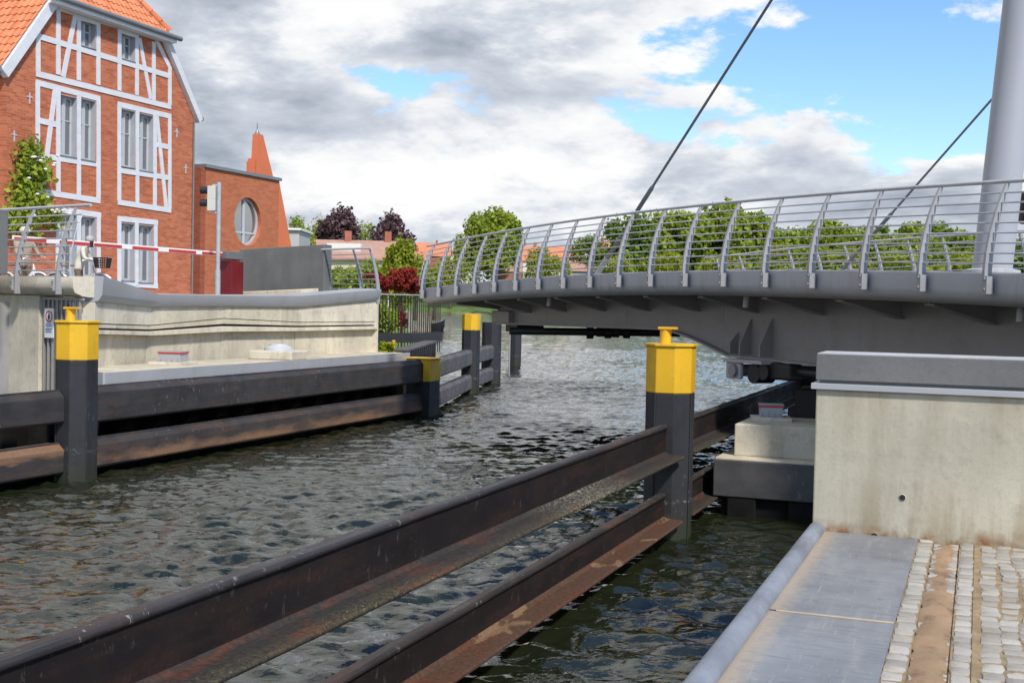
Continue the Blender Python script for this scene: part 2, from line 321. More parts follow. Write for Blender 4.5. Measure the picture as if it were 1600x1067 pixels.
M['leaf_lime'] = leafmat('leaf_lime', (0.27, 0.33, 0.025), (0.48, 0.50, 0.05))
M['leaf_dark'] = leafmat('leaf_dark', (0.12, 0.20, 0.03), (0.28, 0.37, 0.05))
M['leaf_purple'] = leafmat('leaf_purple', (0.095, 0.052, 0.060), (0.21, 0.125, 0.13), 0.2)
M['leaf_red'] = leafmat('leaf_red', (0.20, 0.022, 0.018), (0.40, 0.055, 0.035), 0.25)
M['leaf_bright'] = leafmat('leaf_bright', (0.33, 0.42, 0.02), (0.46, 0.50, 0.04))
M['petal'] = simple('petal', (0.80, 0.74, 0.72), 0.6)
M['petal_red'] = simple('petal_red', (0.42, 0.03, 0.04), 0.6)
M['grass'] = simple('grass', (0.10, 0.16, 0.03), 0.9, var=0.35, scale=0.6, bump=0.6, bscale=8)
M['paving'] = simple('paving', (0.34, 0.32, 0.29), 0.85, var=0.12, scale=1.5, bump=0.2)
M['skin'] = simple('skin', (0.60, 0.33, 0.23), 0.5, var=0.05)
M['jacket_tan'] = simple('jacket_tan', (0.34, 0.26, 0.19), 0.8, var=0.15, scale=7)
M['trouser_brown'] = simple('trouser_brown', (0.16, 0.105, 0.075), 0.8, var=0.15, scale=7)
M['coat_cream'] = simple('coat_cream', (0.58, 0.53, 0.43), 0.8, var=0.15, scale=7)
M['cap_beige'] = simple('cap_beige', (0.60, 0.53, 0.43), 0.8, var=0.08)
M['hair_grey'] = simple('hair_grey', (0.42, 0.40, 0.38), 0.8, var=0.2, scale=20)
M['rubber'] = simple('rubber', (0.02, 0.02, 0.02), 0.6)
M['chrome'] = simple('chrome', (0.7, 0.7, 0.72), 0.25, metal=0.8)
M['leather'] = simple('leather', (0.20, 0.10, 0.05), 0.6, var=0.2)
M['lens_dark'] = simple('lens_dark', (0.05, 0.015, 0.015), 0.2)
M['signal_beige'] = simple('signal_beige', (0.55, 0.53, 0.46), 0.55, var=0.05)
M['blue_ink'] = simple('blue_ink', (0.05, 0.12, 0.35), 0.5)
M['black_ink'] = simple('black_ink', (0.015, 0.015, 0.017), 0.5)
M['moss_joint'] = simple('moss_joint', (0.27, 0.175, 0.07), 0.95, var=0.35, scale=9, dirt=(0.13, 0.13, 0.04), dirt_amt=0.7, bump=0.6, bscale=120)
M['joint_sandy'] = simple('joint_sandy', (0.31, 0.225, 0.125), 0.95, var=0.3, scale=9, dirt=(0.17, 0.12, 0.035), dirt_amt=0.7, bump=0.6, bscale=120)
M['sand'] = simple('sand', (0.33, 0.215, 0.125), 0.95, var=0.25, scale=3, dirt=(0.13, 0.075, 0.04), dirt_amt=0.9, stretch=(1, 0.6, 1), bump=0.5, bscale=180)
M['sand_pale'] = simple('sand_pale', (0.50, 0.38, 0.25), 0.95, var=0.15, scale=6, bump=0.5, bscale=180)
def cobblemat():
    m, nt, b, o = newmat('granite_sett'); n = N(nt)
    oi = n('ShaderNodeObjectInfo'); v = n.coord((1, 1, 1), True)
    cc = n.mix(oi.outputs['Random'], (0.29, 0.265, 0.23), (0.47, 0.44, 0.38))
    cc = n.mix(n.rmp(n.noise(v, 130, 3, 0.6), 0.45, 0.70, 0, 0.45), cc, (0.25, 0.24, 0.225))
    cc = n.mix(n.rmp(n.noise(v, 9, 4, 0.6), 0.52, 0.70, 0, 0.45), cc, (0.42, 0.33, 0.22))
    n.put(b.inputs['Base Color'], cc); b.inputs['Roughness'].default_value = 0.8
    n.l(n.bump(n.noise(v, 55, 5, 0.6), 0.5, 0.008), b.inputs['Normal']); return m
M['granite'] = cobblemat()
def platemat():
    m, nt, b, o = newmat('quay_plate'); n = N(nt)
    v = n.coord((1, 1, 1), True); vl = n.coord((1, 0.10, 1), True); vx = n.coord((0.12, 1, 1), True)
    a = n.noise(vl, 9, 6, 0.55); g = n.noise(v, 1.4, 5, 0.6); x = n.noise(vx, 46, 5, 0.6)
    cc = n.mix(n.rmp(g, 0.3, 0.7), (0.19, 0.197, 0.212), (0.30, 0.308, 0.325))
    cc = n.mix(n.rmp(a, 0.50, 0.72, 0, 0.5), cc, (0.38, 0.365, 0.34))
    cc = n.mix(n.rmp(x, 0.50, 0.70, 0, 0.5), cc, (0.14, 0.147, 0.165))
    cc = n.mix(n.rmp(n.noise(n.coord((1, 0.5, 1), True), 6.5, 7, 0.7), 0.56, 0.70, 0, 0.55), cc, (0.15, 0.145, 0.14))
    cc = n.mix(n.rmp(n.noise(n.coord((2.5, 0.12, 1), True), 30, 3, 0.6), 0.64, 0.70, 0, 0.35), cc, (0.50, 0.50, 0.50))
    cc = n.mix(n.rmp(n.noise(v, 14, 5, 0.7), 0.66, 0.72, 0, 0.6), cc, (0.52, 0.52, 0.52))
    sp = n('ShaderNodeSeparateXYZ'); n.l(v, sp.inputs[0])
    sd = n.mth('ADD', sp.outputs[0], n.mth('MULTIPLY', n.mth('SUBTRACT', n.noise(v, 16, 6, 0.6), 0.5), 0.22))
    cc = n.mix(n.rmp(sd, -1.02, -0.90, 0.85, 0.0), cc, (0.48, 0.375, 0.26))
    n.put(b.inputs['Base Color'], cc); n.put(b.inputs['Roughness'], n.rmp(a, 0.3, 0.7, 0.38, 0.62)); b.inputs['Metallic'].default_value = 0.25
    n.l(n.bump(x, 0.15, 0.004), b.inputs['Normal']); return m
M['quay_plate'] = platemat()
M['pipe_steel'] = steel_worn('pipe_steel', (0.20, 0.215, 0.25), rust=(0.13, 0.13, 0.14), rust_amt=0.5, rough=0.42)
def glassmat():
    m, nt, b, o = newmat('window_glass'); n = N(nt)
    b.inputs['Base Color'].default_value = (0.10, 0.105, 0.115, 1); b.inputs['Roughness'].default_value = 0.03
    b.inputs['Specular IOR Level'].default_value = 0.9; b.inputs['IOR'].default_value = 1.7; b.inputs['Coat Weight'].default_value = 1.0; b.inputs['Coat IOR'].default_value = 2.2; b.inputs['Coat Roughness'].default_value = 0.02
    n.l(n.bump(n.noise(n.coord(), 1.3, 2), 0.12, 0.05), b.inputs['Normal']); return m
M['glass'] = glassmat()
M['curtain'] = simple('curtain', (0.55, 0.54, 0.52), 0.9)
def watermat():
    m, nt, b, o = newmat('lake_water'); n = N(nt)
    v = n.coord((1, 1, 1), True)
    b.inputs['Base Color'].default_value = (0.012, 0.015, 0.007, 1); b.inputs['Roughness'].default_value = 0.02
    b.inputs['IOR'].default_value = 1.78; b.inputs['Specular IOR Level'].default_value = 0.5
    mp = n('ShaderNodeMapping', vector_type='TEXTURE'); mp.inputs['Rotation'].default_value = (0, 0, R(22)); mp.inputs['Scale'].default_value = (2.3, 1, 1); n.l(n('ShaderNodeNewGeometry').outputs['Position'], mp.inputs[0]); vv = mp.outputs[0]
    h1 = n.noise(vv, 8.5, 4, 0.55, 0.3); h2 = n.noise(vv, 2.2, 4, 0.55, 0.3)
    nb = n.bump(h1, 0.28, 0.05); nb = n.bump(h2, 0.34, 0.16, nb); n.l(nb, b.inputs['Normal']); return m
M['water'] = watermat()

# ------------------------------------------------------------------ mesh building
class MB:
    def __init__(s): s.v = []; s.f = []; s.mi = []
    def add(s, vs_, fs, mi=0):
        o = len(s.v); s.v += [Vector(p) for p in vs_]
        for f in fs: s.f.append([o + i for i in f]); s.mi.append(mi)
        return s
    def hexa(s, b, t, mi=0):                # two rings of equal length (bottom, top)
        n = len(b); fs = [list(range(n))[::-1], list(range(n, 2 * n))] + [[i, (i + 1) % n, n + (i + 1) % n, n + i] for i in range(n)]
        return s.add(list(b) + list(t), fs, mi)
    def box(s, x0, x1, y0, y1, z0, z1, mi=0):
        return s.hexa([(x0, y0, z0), (x1, y0, z0), (x1, y1, z0), (x0, y1, z0)], [(x0, y0, z1), (x1, y0, z1), (x1, y1, z1), (x0, y1, z1)], mi)
    def obox(s, c, ux, uy, uz, mi=0):       # centre and half-axes
        c = Vector(c); ux, uy, uz = Vector(ux), Vector(uy), Vector(uz)
        q = [(-1, -1), (1, -1), (1, 1), (-1, 1)]
        return s.hexa([c + ux * a + uy * b - uz for a, b in q], [c + ux * a + uy * b + uz for a, b in q], mi)
    def bar(s, p, q, w, h, upv=(0, 0, 1), mi=0):
        p, q = Vector(p), Vector(q); d = (q - p).normalized(); sd = d.cross(Vector(upv)).normalized(); u = sd.cross(d)
        a = [(-w / 2, -h / 2), (w / 2, -h / 2), (w / 2, h / 2), (-w / 2, h / 2)]
        return s.hexa([p + sd * i + u * j for i, j in a][::-1], [q + sd * i + u * j for i, j in a][::-1], mi)
    def tube(s, pts, r, seg=8, mi=0, cap=True):
        pts = [Vector(p) for p in pts]; n = len(pts); rs = r if isinstance(r, (list, tuple)) else [r] * n
        o = len(s.v); prev = None
        for i, p in enumerate(pts):
            d = (pts[min(i + 1, n - 1)] - pts[max(i - 1, 0)]).normalized()
            if prev is None:
                a = Vector((0, 0, 1)) if abs(d.z) < 0.9 else Vector((1, 0, 0)); sd = d.cross(a).normalized()
            else: sd = (prev - d * prev.dot(d)).normalized()
            prev = sd; u = d.cross(sd)
            for k in range(seg):
                t = 2 * math.pi * k / seg; s.v.append(p + (sd * math.cos(t) + u * math.sin(t)) * rs[i])
        for i in range(n - 1):
            for k in range(seg):
                a = o + i * seg + k; b = o + i * seg + (k + 1) % seg; s.f.append([a, b, b + seg, a + seg]); s.mi.append(mi)
        if cap:
            s.f.append([o + k for k in range(seg)][::-1]); s.mi.append(mi)
            s.f.append([o + (n - 1) * seg + k for k in range(seg)]); s.mi.append(mi)
        return s
    def lathe(s, c, prof, seg=16, mi=0):     # prof: (radius, z)
        c = Vector(c); o = len(s.v)
        for r_, z in prof:
            for k in range(seg):
                t = 2 * math.pi * k / seg; s.v.append(c + Vector((r_ * math.cos(t), r_ * math.sin(t), z)))
        for i in range(len(prof) - 1):
            for k in range(seg):
                a = o + i * seg + k; b = o + i * seg + (k + 1) % seg; s.f.append([a, b, b + seg, a + seg]); s.mi.append(mi)
        s.f.append([o + k for k in range(seg)][::-1]); s.mi.append(mi)
        s.f.append([o + (len(prof) - 1) * seg + k for k in range(seg)]); s.mi.append(mi)
        return s
    def sweep(s, secs, mi=0, closed=True, cap=True):   # list of equal rings
        o = len(s.v); n = len(secs[0])
        for r_ in secs: s.v += [Vector(p) for p in r_]
        for i in range(len(secs) - 1):
            for k in range(n if closed else n - 1):
                a = o + i * n + k; b = o + i * n + (k + 1) % n; s.f.append([a, b, b + n, a + n]); s.mi.append(mi)
        if cap and closed:
            s.f.append([o + k for k in range(n)][::-1]); s.mi.append(mi); q = o + (len(secs) - 1) * n
            s.f.append([q + k for k in range(n)]); s.mi.append(mi)
        return s
    def build(s, name, mats, parent=None, smooth=None, bevel=0.0, origin=None, local=False, fix=True):
        me = bpy.data.meshes.new(name)
        if not isinstance(mats, (list, tuple)): mats = [mats]
        vs_ = s.v
        if parent is not None and not local:
            o = parent.get('_o'); o = Vector(o); vs_ = [p - o for p in s.v]
        elif origin is not None:
            origin = Vector(origin); vs_ = [p - origin for p in s.v]
        elif parent is None and not local:
            lo = Vector((sum(p.x for p in s.v) / len(s.v), sum(p.y for p in s.v) / len(s.v), min(p.z for p in s.v)))
            origin = lo; vs_ = [p - lo for p in s.v]
        me.from_pydata([tuple(p) for p in vs_], [], s.f); me.validate()
        for m_ in mats: me.materials.append(m_)
        if len(me.polygons) == len(s.mi): me.polygons.foreach_set('material_index', s.mi)
        if fix:
            bm = bmesh.new(); bm.from_mesh(me); bmesh.ops.recalc_face_normals(bm, faces=bm.faces); bm.to_mesh(me); bm.free()
        if smooth is not None:
            me.polygons.foreach_set('use_smooth', [True] * len(me.polygons)); me.set_sharp_from_angle(angle=R(smooth))
        me.update()
        ob = bpy.data.objects.new(name, me); col.objects.link(ob)
        if parent is not None:
            ob.parent = parent; ob['_o'] = parent['_o']
        elif origin is not None: ob.location = origin
        if parent is None: ob['_o'] = tuple(origin) if origin is not None else (0, 0, 0)
        if bevel:
            b = ob.modifiers.new('bevel', 'BEVEL'); b.width = bevel; b.segments = 2; b.limit_method = 'ANGLE'; b.angle_limit = R(40); b.harden_normals = False
        return ob
def thing(name, label, cat, loc, group=None, rz=0.0):
    o = bpy.data.objects.new(name, None); col.objects.link(o); o.empty_display_size = 0.3
    o.location = loc; o.rotation_euler = (0, 0, rz); o['label'] = label; o['category'] = cat; o['_o'] = tuple(loc)
    if group: o['group'] = group
    return o
def tag(o, label, cat, group=None):
    o['label'] = label; o['category'] = cat
    if group: o['group'] = group
    return o
def struct(o): o['kind'] = 'structure'; return o
def stuff(o): o['kind'] = 'stuff'; return o
def dup_tree(o, parent=None):
    c = o.copy(); col.objects.link(c)
    if parent is not None: c.parent = parent
    for ch in list(o.children): dup_tree(ch, c)
    return c
def np_mesh(name, V, Fc, mat, smooth=False):
    V = np.asarray(V, np.float32); Fc = np.asarray(Fc, np.int32); me = bpy.data.meshes.new(name)
    me.vertices.add(len(V)); me.vertices.foreach_set('co', V.ravel())
    k = Fc.shape[1]; me.loops.add(Fc.size); me.loops.foreach_set('vertex_index', Fc.ravel())
    me.polygons.add(len(Fc)); me.polygons.foreach_set('loop_start', np.arange(0, Fc.size, k, dtype=np.int32))
    if smooth: me.polygons.foreach_set('use_smooth', np.ones(len(Fc), bool))
    me.materials.append(mat); me.update(calc_edges=True); return me
def cutter_apply(ob, cutters):
    """cut openings out of ob and keep the result as plain mesh"""
    cm = cutters
    b = ob.modifiers.new('cut', 'BOOLEAN'); b.operation = 'DIFFERENCE'; b.solver = 'EXACT'; b.object = cm
    dg = bpy.context.evaluated_depsgraph_get(); dg.update()
    me = bpy.data.meshes.new_from_object(ob.evaluated_get(dg))
    old = ob.data; ob.modifiers.clear(); ob.data = me; me.name = old.name; bpy.data.meshes.remove(old)
    cd = cm.data; bpy.data.objects.remove(cm); bpy.data.meshes.remove(cd)

# ------------------------------------------------------------------ water
def axis(segs):
    out_ = []
    for a, b, st in segs: out_ += list(np.arange(a, b, st))
    out_.append(segs[-1][1]); return np.array(out_)
def build_water():
    xs = axis([(-1500, -300, 120), (-300, -90, 12), (-90, -40, 1.0), (-40, -22, 0.25), (-22, -14, 0.11), (-14, -0.9, 0.042), (-0.9, 4, 0.5), (4, 40, 3), (40, 900, 60)])
    ys = axis([(-60, 2, 4), (2, 4, 0.2), (4, 18, 0.042), (18, 28, 0.06), (28, 45, 0.12), (45, 80, 0.35), (80, 180, 1.3), (180, 600, 14), (600, 2500, 190)])
    X, Y = np.meshgrid(xs, ys); Z = np.zeros_like(X)
    g = np.random.default_rng(5)
    th0 = R(112)
    for i in range(96):
        lam = 0.11 * (0.80 / 0.11) ** g.random()
        th = th0 + g.normal(0, 0.30 if i % 4 else 0.9); k = 2 * np.pi / lam
        amp = 0.0088 * lam ** 0.95
        ph = g.random() * 6.283
        w = k * (X * np.cos(th) + Y * np.sin(th)) + ph
        warp = 0.6 * np.sin(0.9 * X + 0.7 * Y + i) + 0.5 * np.sin(0.35 * X - 0.8 * Y + 2 * i)
        s_ = np.sin(w + warp)
        Z += amp * (s_ + 0.30 * np.cos(2 * (w + warp)))
    for lam, th, amp in ((2.3, 1.9, 0.005), (3.1, 2.3, 0.006), (1.7, 1.6, 0.004)): Z += amp * np.sin(2 * np.pi / lam * (X * np.cos(th) + Y * np.sin(th)) + lam)
    dist = np.hypot(X, Y)
    gust = 0.75 + 0.35 * np.sin(0.33 * X + 0.21 * Y + 1.0) * np.sin(0.17 * X - 0.29 * Y)
    Z *= gust * np.clip((170 - dist) / 110, 0, 1)
    n0, n1 = X.shape
    V = np.stack([X.ravel(), Y.ravel(), Z.ravel()], 1)
    idx = np.arange(n0 * n1).reshape(n0, n1)
    Fc = np.stack([idx[:-1, :-1].ravel(), idx[:-1, 1:].ravel(), idx[1:, 1:].ravel(), idx[1:, :-1].ravel()], 1)
    ob = bpy.data.objects.new('water', np_mesh('water', V, Fc, M['water'], True)); col.objects.link(ob)
    struct(ob)
build_water()
MB().box(-2600, 2600, -300, 3000, -3.2, -3.0).build('lake_bed', M['dark_pile'], local=True)['kind'] = 'structure'

# ------------------------------------------------------------------ far terrain
def terrain(name, outline, mat, depth=3.5):
    top = [Vector(p) for p in outline]; bot = [Vector((p[0], p[1], -depth)) for p in outline]
    n = len(top); mb = MB(); mb.add(top + bot, [list(range(n))] + [[i, n + i, n + (i + 1) % n, (i + 1) % n] for i in range(n)])
    return struct(mb.build(name, mat, local=True))
def fl(px, Z, z): return lz((px - 800) / F * Z, Z, z)
# far bank: quay edge strip then a hill rising behind it
def far_bank():
    cols_ = list(range(560, 2700, 60)); rows = [(300, 0.6), (306, 1.2), (330, 2.6), (380, 6.5), (470, 9.0), (800, 10), (2200, 10)]
    V = []; 
    V += [fl(c, 298 + (150 if c < 790 else 0), -3) for c in cols_]
    for Z, z in rows: V += [fl(c, Z + (150 if c < 790 else 0) + 4 * math.sin(c * 0.02), z + (0 if Z < 310 else 0.8 * math.sin(c * 0.013 + Z))) for c in cols_]
    n = len(cols_); Fc = [[i * n + k, i * n + k + 1, (i + 1) * n + k + 1, (i + 1) * n + k] for i in range(len(rows)) for k in range(n - 1)]
    mb = MB(); mb.add(V, Fc); struct(mb.build('far_bank', M['grass'], local=True, smooth=60))
far_bank()
# left bank: street level by the house, lower garden beyond the bridgehead
garden = [(-15.6, 28.9, 1.3), (-17.4, 33.5, 1.3), fl(668, 41, 1.3), fl(640, 60, 1.3), fl(632, 120, 1.5), fl(628, 320, 2.0), fl(400, 420, 8), fl(-100, 420, 8), fl(-400, 200, 5), (-60, 33.0, 1.4)]
terrain('garden_ground', garden, M['grass'])

# ------------------------------------------------------------------ left bridgehead (abutment)
Zl = 1.58
wb = [onz(px, py, Zl) for px, py in ((139, 575), (228, 566), (344, 559), (460, 554), (582, 550))]
pb = [onz(px, py, Zl) for px, py in ((139, 581), (191, 584.6), (400, 567.5), (624, 551))]
for p in pb[1:]: p.x = pb[2].x
_p = onz(150, 581.5, Zl); pb[0].x, pb[0].y = _p.x, _p.y
wb0 = wb[0]
ab = thing('bridge_abutment', 'pale concrete bridgehead with grey steel top band and bearing ledge on the left bank', 'abutment', (wb[2].x, wb[2].y, 0))
def ztop(i, px, py): return zat(px, py, wb[i].x, wb[i].y)
band_top = [ztop(0, 139, 431), ztop(1, 232, 459.5), ztop(2, 346, 462), ztop(3, 462, 462), ztop(4, 590, 452)]
band_bot = [ztop(0, 139, 471), ztop(1, 228, 480), ztop(2, 345, 479), ztop(3, 462, 480), ztop(4, 586, 469)]
rail_top = [ztop(0, 143, 505), ztop(1, 228, 508), ztop(2, 345, 497), ztop(3, 460, 503), ztop(4, 566, 502)]
rail_bot = [ztop(0, 145, 522), ztop(1, 228, 524), ztop(2, 345, 518), ztop(3, 460, 517), ztop(4, 570, 514)]
def outn(i):     # outward (towards the channel) normal in plan
    a = wb[max(0, i - 1)]; b = wb[min(4, i + 1)]; d = (b - a); d.z = 0; d.normalize(); return Vector((d.y, -d.x, 0))
ns = [outn(i) for i in range(5)]
def strip(z0, z1, off0, off1, idx=range(5)):
    secs = []
    for i in idx:
        p = Vector((wb[i].x, wb[i].y, 0)); a, b = p + ns[i] * off0, p + ns[i] * off1
        secs.append([(a.x, a.y, z0[i]), (b.x, b.y, z0[i]), (b.x, b.y, z1[i]), (a.x, a.y, z1[i])])
    return secs
zb = [Zl - 0.02] * 5
for i in range(4):     # wall panels butted at the joints, 8 mm gaps
    a, b = wb[i], wb[i + 1]; d = (b - a).normalized(); nn = Vector((d.y, -d.x, 0)); g = 0.006
    p, q = a + d * g, b - d * g
    def ring(z, zq): return [(p.x, p.y, z), (q.x, q.y, zq), (q.x - nn.x * 0.5, q.y - nn.y * 0.5, zq), (p.x - nn.x * 0.5, p.y - nn.y * 0.5, z)]
    MB().hexa(ring(Zl - 0.6, Zl - 0.6), ring(rail_bot[i] - 0.004, rail_bot[i + 1] - 0.004)).build('lower_wall_panel', M['concrete_wall'], ab, bevel=0.008)
    p, q = a + d * g + nn * 0.10, b - d * g + nn * 0.10
    MB().hexa(ring(rail_top[i], rail_top[i + 1]), ring(band_bot[i], band_bot[i + 1])).build('upper_wall_panel', M['concrete_pale'] if i in (0, 3) else M['concrete_wall'], ab, bevel=0.008)
hgt = [a - b for a, b in zip(rail_top, rail_bot)]
g1 = [t - 0.42 * h for t, h in zip(rail_top, hgt)]; g2 = [t - 0.60 * h for t, h in zip(rail_top, hgt)]
MB().sweep(strip(g1, [t - 0.012 for t in rail_top], -0.2, 0.085)).build('guide_rail', M['concrete_wall'], ab, bevel=0.006)
MB().sweep(strip(rail_bot, g2, -0.2, 0.17)).build('guide_rail', M['concrete_pale'], ab, bevel=0.008)
MB().sweep(strip([t - 0.004 for t in g2], [t + 0.004 for t in g1], -0.25, -0.05)).build('guide_slot', M['black_steel'], ab)
# steel band on top, with a small lip at its lower edge
secs = []
for i in range(5):
    p = Vector((wb[i].x, wb[i].y, 0))
    zz = [(0.12, band_bot[i]), (0.17, band_bot[i] + 0.02), (0.24, band_bot[i] + 0.12), (0.27, band_top[i]), (-0.12 if i == 0 else -0.5, band_top[i] + 0.02), (-0.12 if i == 0 else -0.5, band_bot[i])]
    secs.append([(p.x + ns[i].x * o_, p.y + ns[i].y * o_, z) for o_, z in zz])
MB().sweep(secs).build('steel_edge_band', M['steel_band'], ab, smooth=30)
# vertical end edge and drip stains column
e4 = wb[4]
MB().obox((e4.x - 0.10, e4.y + 0.02, 2.1), (0.22, 0, 0), (0, 0.06, 0), (0, 0, 0.75)).build('end_pillar', M['concrete_pale'], ab, bevel=0.01)
# ledge
led = [pb[0], pb[1], pb[3]] + [Vector((wb[4].x, pb[3].y, 0)), wb[4], wb[3], wb[2], wb[1], wb[0]]
def ringz(pts, z): return [(p.x, p.y, z) for p in pts]
led_in = led[:3] + [Vector((wb[4].x - 0.3, pb[3].y, 0)), Vector((wb[0].x - 0.3, wb[0].y + 0.3, 0)), Vector((wb[0].x, wb[0].y - 0.02, 0))]
MB().hexa(ringz(led_in, 0.9), ringz(led_in, Zl)).build('bearing_ledge', M['concrete_ledge'], ab, bevel=0.01)
for a, b in ((pb[0], pb[1]), (pb[1], Vector((pb[1].x, 24.2, 0))), (Vector((pb[1].x, 24.21, 0)), pb[3])):
    d = Vector((b.x - a.x, b.y - a.y, 0)).normalized(); nn = Vector((d.y, -d.x, 0))
    r0 = [Vector((a.x, a.y, 0)), Vector((b.x, b.y, 0)), Vector((b.x, b.y, 0)) + nn * 0.04, Vector((a.x, a.y, 0)) + nn * 0.04]
    MB().hexa(ringz(r0, 0.86), ringz(r0, Zl + 0.012)).build('face_plate', M['steel_band'], ab)
# dark sheet piling under the ledge
mb = MB(); y = 10.0; k = 0; pts = []
while y < 28.9:
    pts.append((pb[1].x - 0.15 - (0.22 if k % 4 in (2, 3) else 0.0), y)); y += 0.18 if k % 2 else 0.30; k += 1
mb.sweep([[(x, y_, -2.8), (x, y_, 0.88)] for x, y_ in pts], closed=False)
mb.build('sheet_piling', M['dark_pile'], ab, fix=False)
MB().box(pb[1].x - 1.6, pb[1].x - 0.45, 10, 28.9, -2.8, 0.85).build('core_wall', M['dark_pile'], ab)
# fascia of the fixed approach (near side) with rounded underside, and wall below it
apd = Vector((-0.96, 0.28, 0)); apn = Vector((-0.28, -0.96, 0))        # along the road away from the channel / outward (towards viewer)
tipL = onr(114, 455, (wb[0] - EYE).dot(fw) - 0.4); tipL.z = 0
ztf = zat(100, 431, tipL.x, tipL.y)
secs = []
for t in (0.0, 0.1, 2.0, 5.0, 12.0):
    p = tipL + apd * t; sh = 0.0 if t > 0 else -0.03
    prof = [(0.0, 0.0), (0.03 + sh, -0.02), (0.03 + sh, -0.20), (-0.04, -0.30), (-0.20, -0.36), (-0.34, -0.38), (-0.5, -0.38), (-0.5, 0.0)]
    secs.append([(p.x + apn.x * o_, p.y + apn.y * o_, ztf + h) for o_, h in prof])
MB().sweep(secs).build('approach_fascia', M['concrete_pale'], ab, smooth=40)
def app_ring(t0, t1, o0, o1): return [tipL + apd * t0 + apn * o0, tipL + apd * t1 + apn * o0, tipL + apd * t1 + apn * o1, tipL + apd * t0 + apn * o1]
MB().hexa(ringz(app_ring(1.35, 12, -0.16, -0.9), -1.0), ringz(app_ring(1.35, 12, -0.16, -0.9), ztf - 0.365)).build('approach_wall', M['concrete_wall'], ab, bevel=0.01)
MB().hexa(ringz(app_ring(0.12, 1.34, -0.40, -0.6), -1.0), ringz(app_ring(0.12, 1.34, -0.40, -0.6), ztf - 0.385)).build('approach_wall', M['concrete_wall'], ab)
# barred screen below the fascia
scr = thing('bar_screen', 'dark vertical bar screen in front of pale concrete under the left approach', 'screen', tuple(tipL + apd * 0.7 + apn * (-0.2) + Vector((0, 0, 0.6))))
for k in range(9):
    p = tipL + apd * (0.10 + k * 0.145) - apn * 0.22
    MB().box(p.x - 0.018, p.x + 0.018, p.y - 0.018, p.y + 0.018, 0.9, ztf - 0.40).build('bar', M['paint_under'], scr)
p, q = tipL - apn * 0.22, tipL + apd * 1.34 - apn * 0.22
MB().bar((p.x, p.y, ztf - 0.42), (q.x, q.y, ztf - 0.42), 0.05, 0.04).build('top_bar', M['paint_under'], scr)
# prohibition sign on the screen
sg = tipL + apd * 1.02 - apn * 0.17; szz = zat(56, 504, sg.x, sg.y)
sign = thing('prohibition_sign', 'white notice with red ring on the bar screen by the left yellow topped post', 'sign', (sg.x, sg.y, szz - 0.28))
def sq(a0, a1, h0, h1, off, th, name, mat):
    c = sg + apn * off
    MB().obox((c.x - apd.x * 0 + apd.x * -(a0 + a1) / 2, c.y - apd.y * (a0 + a1) / 2, szz + (h0 + h1) / 2), tuple(apd * ((a1 - a0) / 2)), tuple(apn * th), (0, 0, (h1 - h0) / 2)).build(name, mat, sign)
sq(-0.15, 0.15, -0.28, 0.27, 0.0, 0.006, 'plate', M['white_paint'])
mb = MB(); NR = 28
for k in range(NR):
    a0, a1 = 2 * math.pi * k / NR, 2 * math.pi * (k + 1) / NR
    ctr = sg + apn * 0.009
    def pp(a, r_, o_): return Vector((ctr.x - apd.x * r_ * math.cos(a) + apn.x * o_, ctr.y - apd.y * r_ * math.cos(a) + apn.y * o_, szz + 0.12 + r_ * math.sin(a)))
    mb.hexa([pp(a0, 0.085, 0), pp(a1, 0.085, 0), pp(a1, 0.112, 0), pp(a0, 0.112, 0)], [pp(a0, 0.085, 0.003), pp(a1, 0.085, 0.003), pp(a1, 0.112, 0.003), pp(a0, 0.112, 0.003)])
mb.build('red_ring', M['red_paint'], sign)
sq(-0.02, 0.02, 0.06, 0.15, 0.010, 0.003, 'figure', M['black_ink']); sq(-0.035, 0.03, 0.10, 0.135, 0.011, 0.0035, 'figure', M['black_ink']); sq(-0.012, 0.016, 0.155, 0.185, 0.010, 0.003, 'figure', M['black_ink'])
for h in (-0.03, -0.065, -0.12, -0.15, -0.18): sq(-0.11, 0.09 + 0.02 * math.sin(h * 90), h, h + 0.013, 0.008, 0.002, 'text_line', M['blue_ink'])
# street surface on the bridgehead
st = [(wb[0].x - 0.5, wb[0].y), (wb[1].x - 0.4, wb[1].y), (wb[2].x - 0.4, wb[2].y), (wb[3].x - 0.4, wb[3].y), (wb[4].x - 0.4, wb[4].y), (-18.0, 31.0), (-25, 36), (-34, 50), (-120, 60), (-120, 10), (-40, 16), (tipL.x - 0.6, tipL.y + 1.0)]
STZ = 2.75
terrain('street', [(x, y_, STZ) for x, y_ in st], M['paving'])

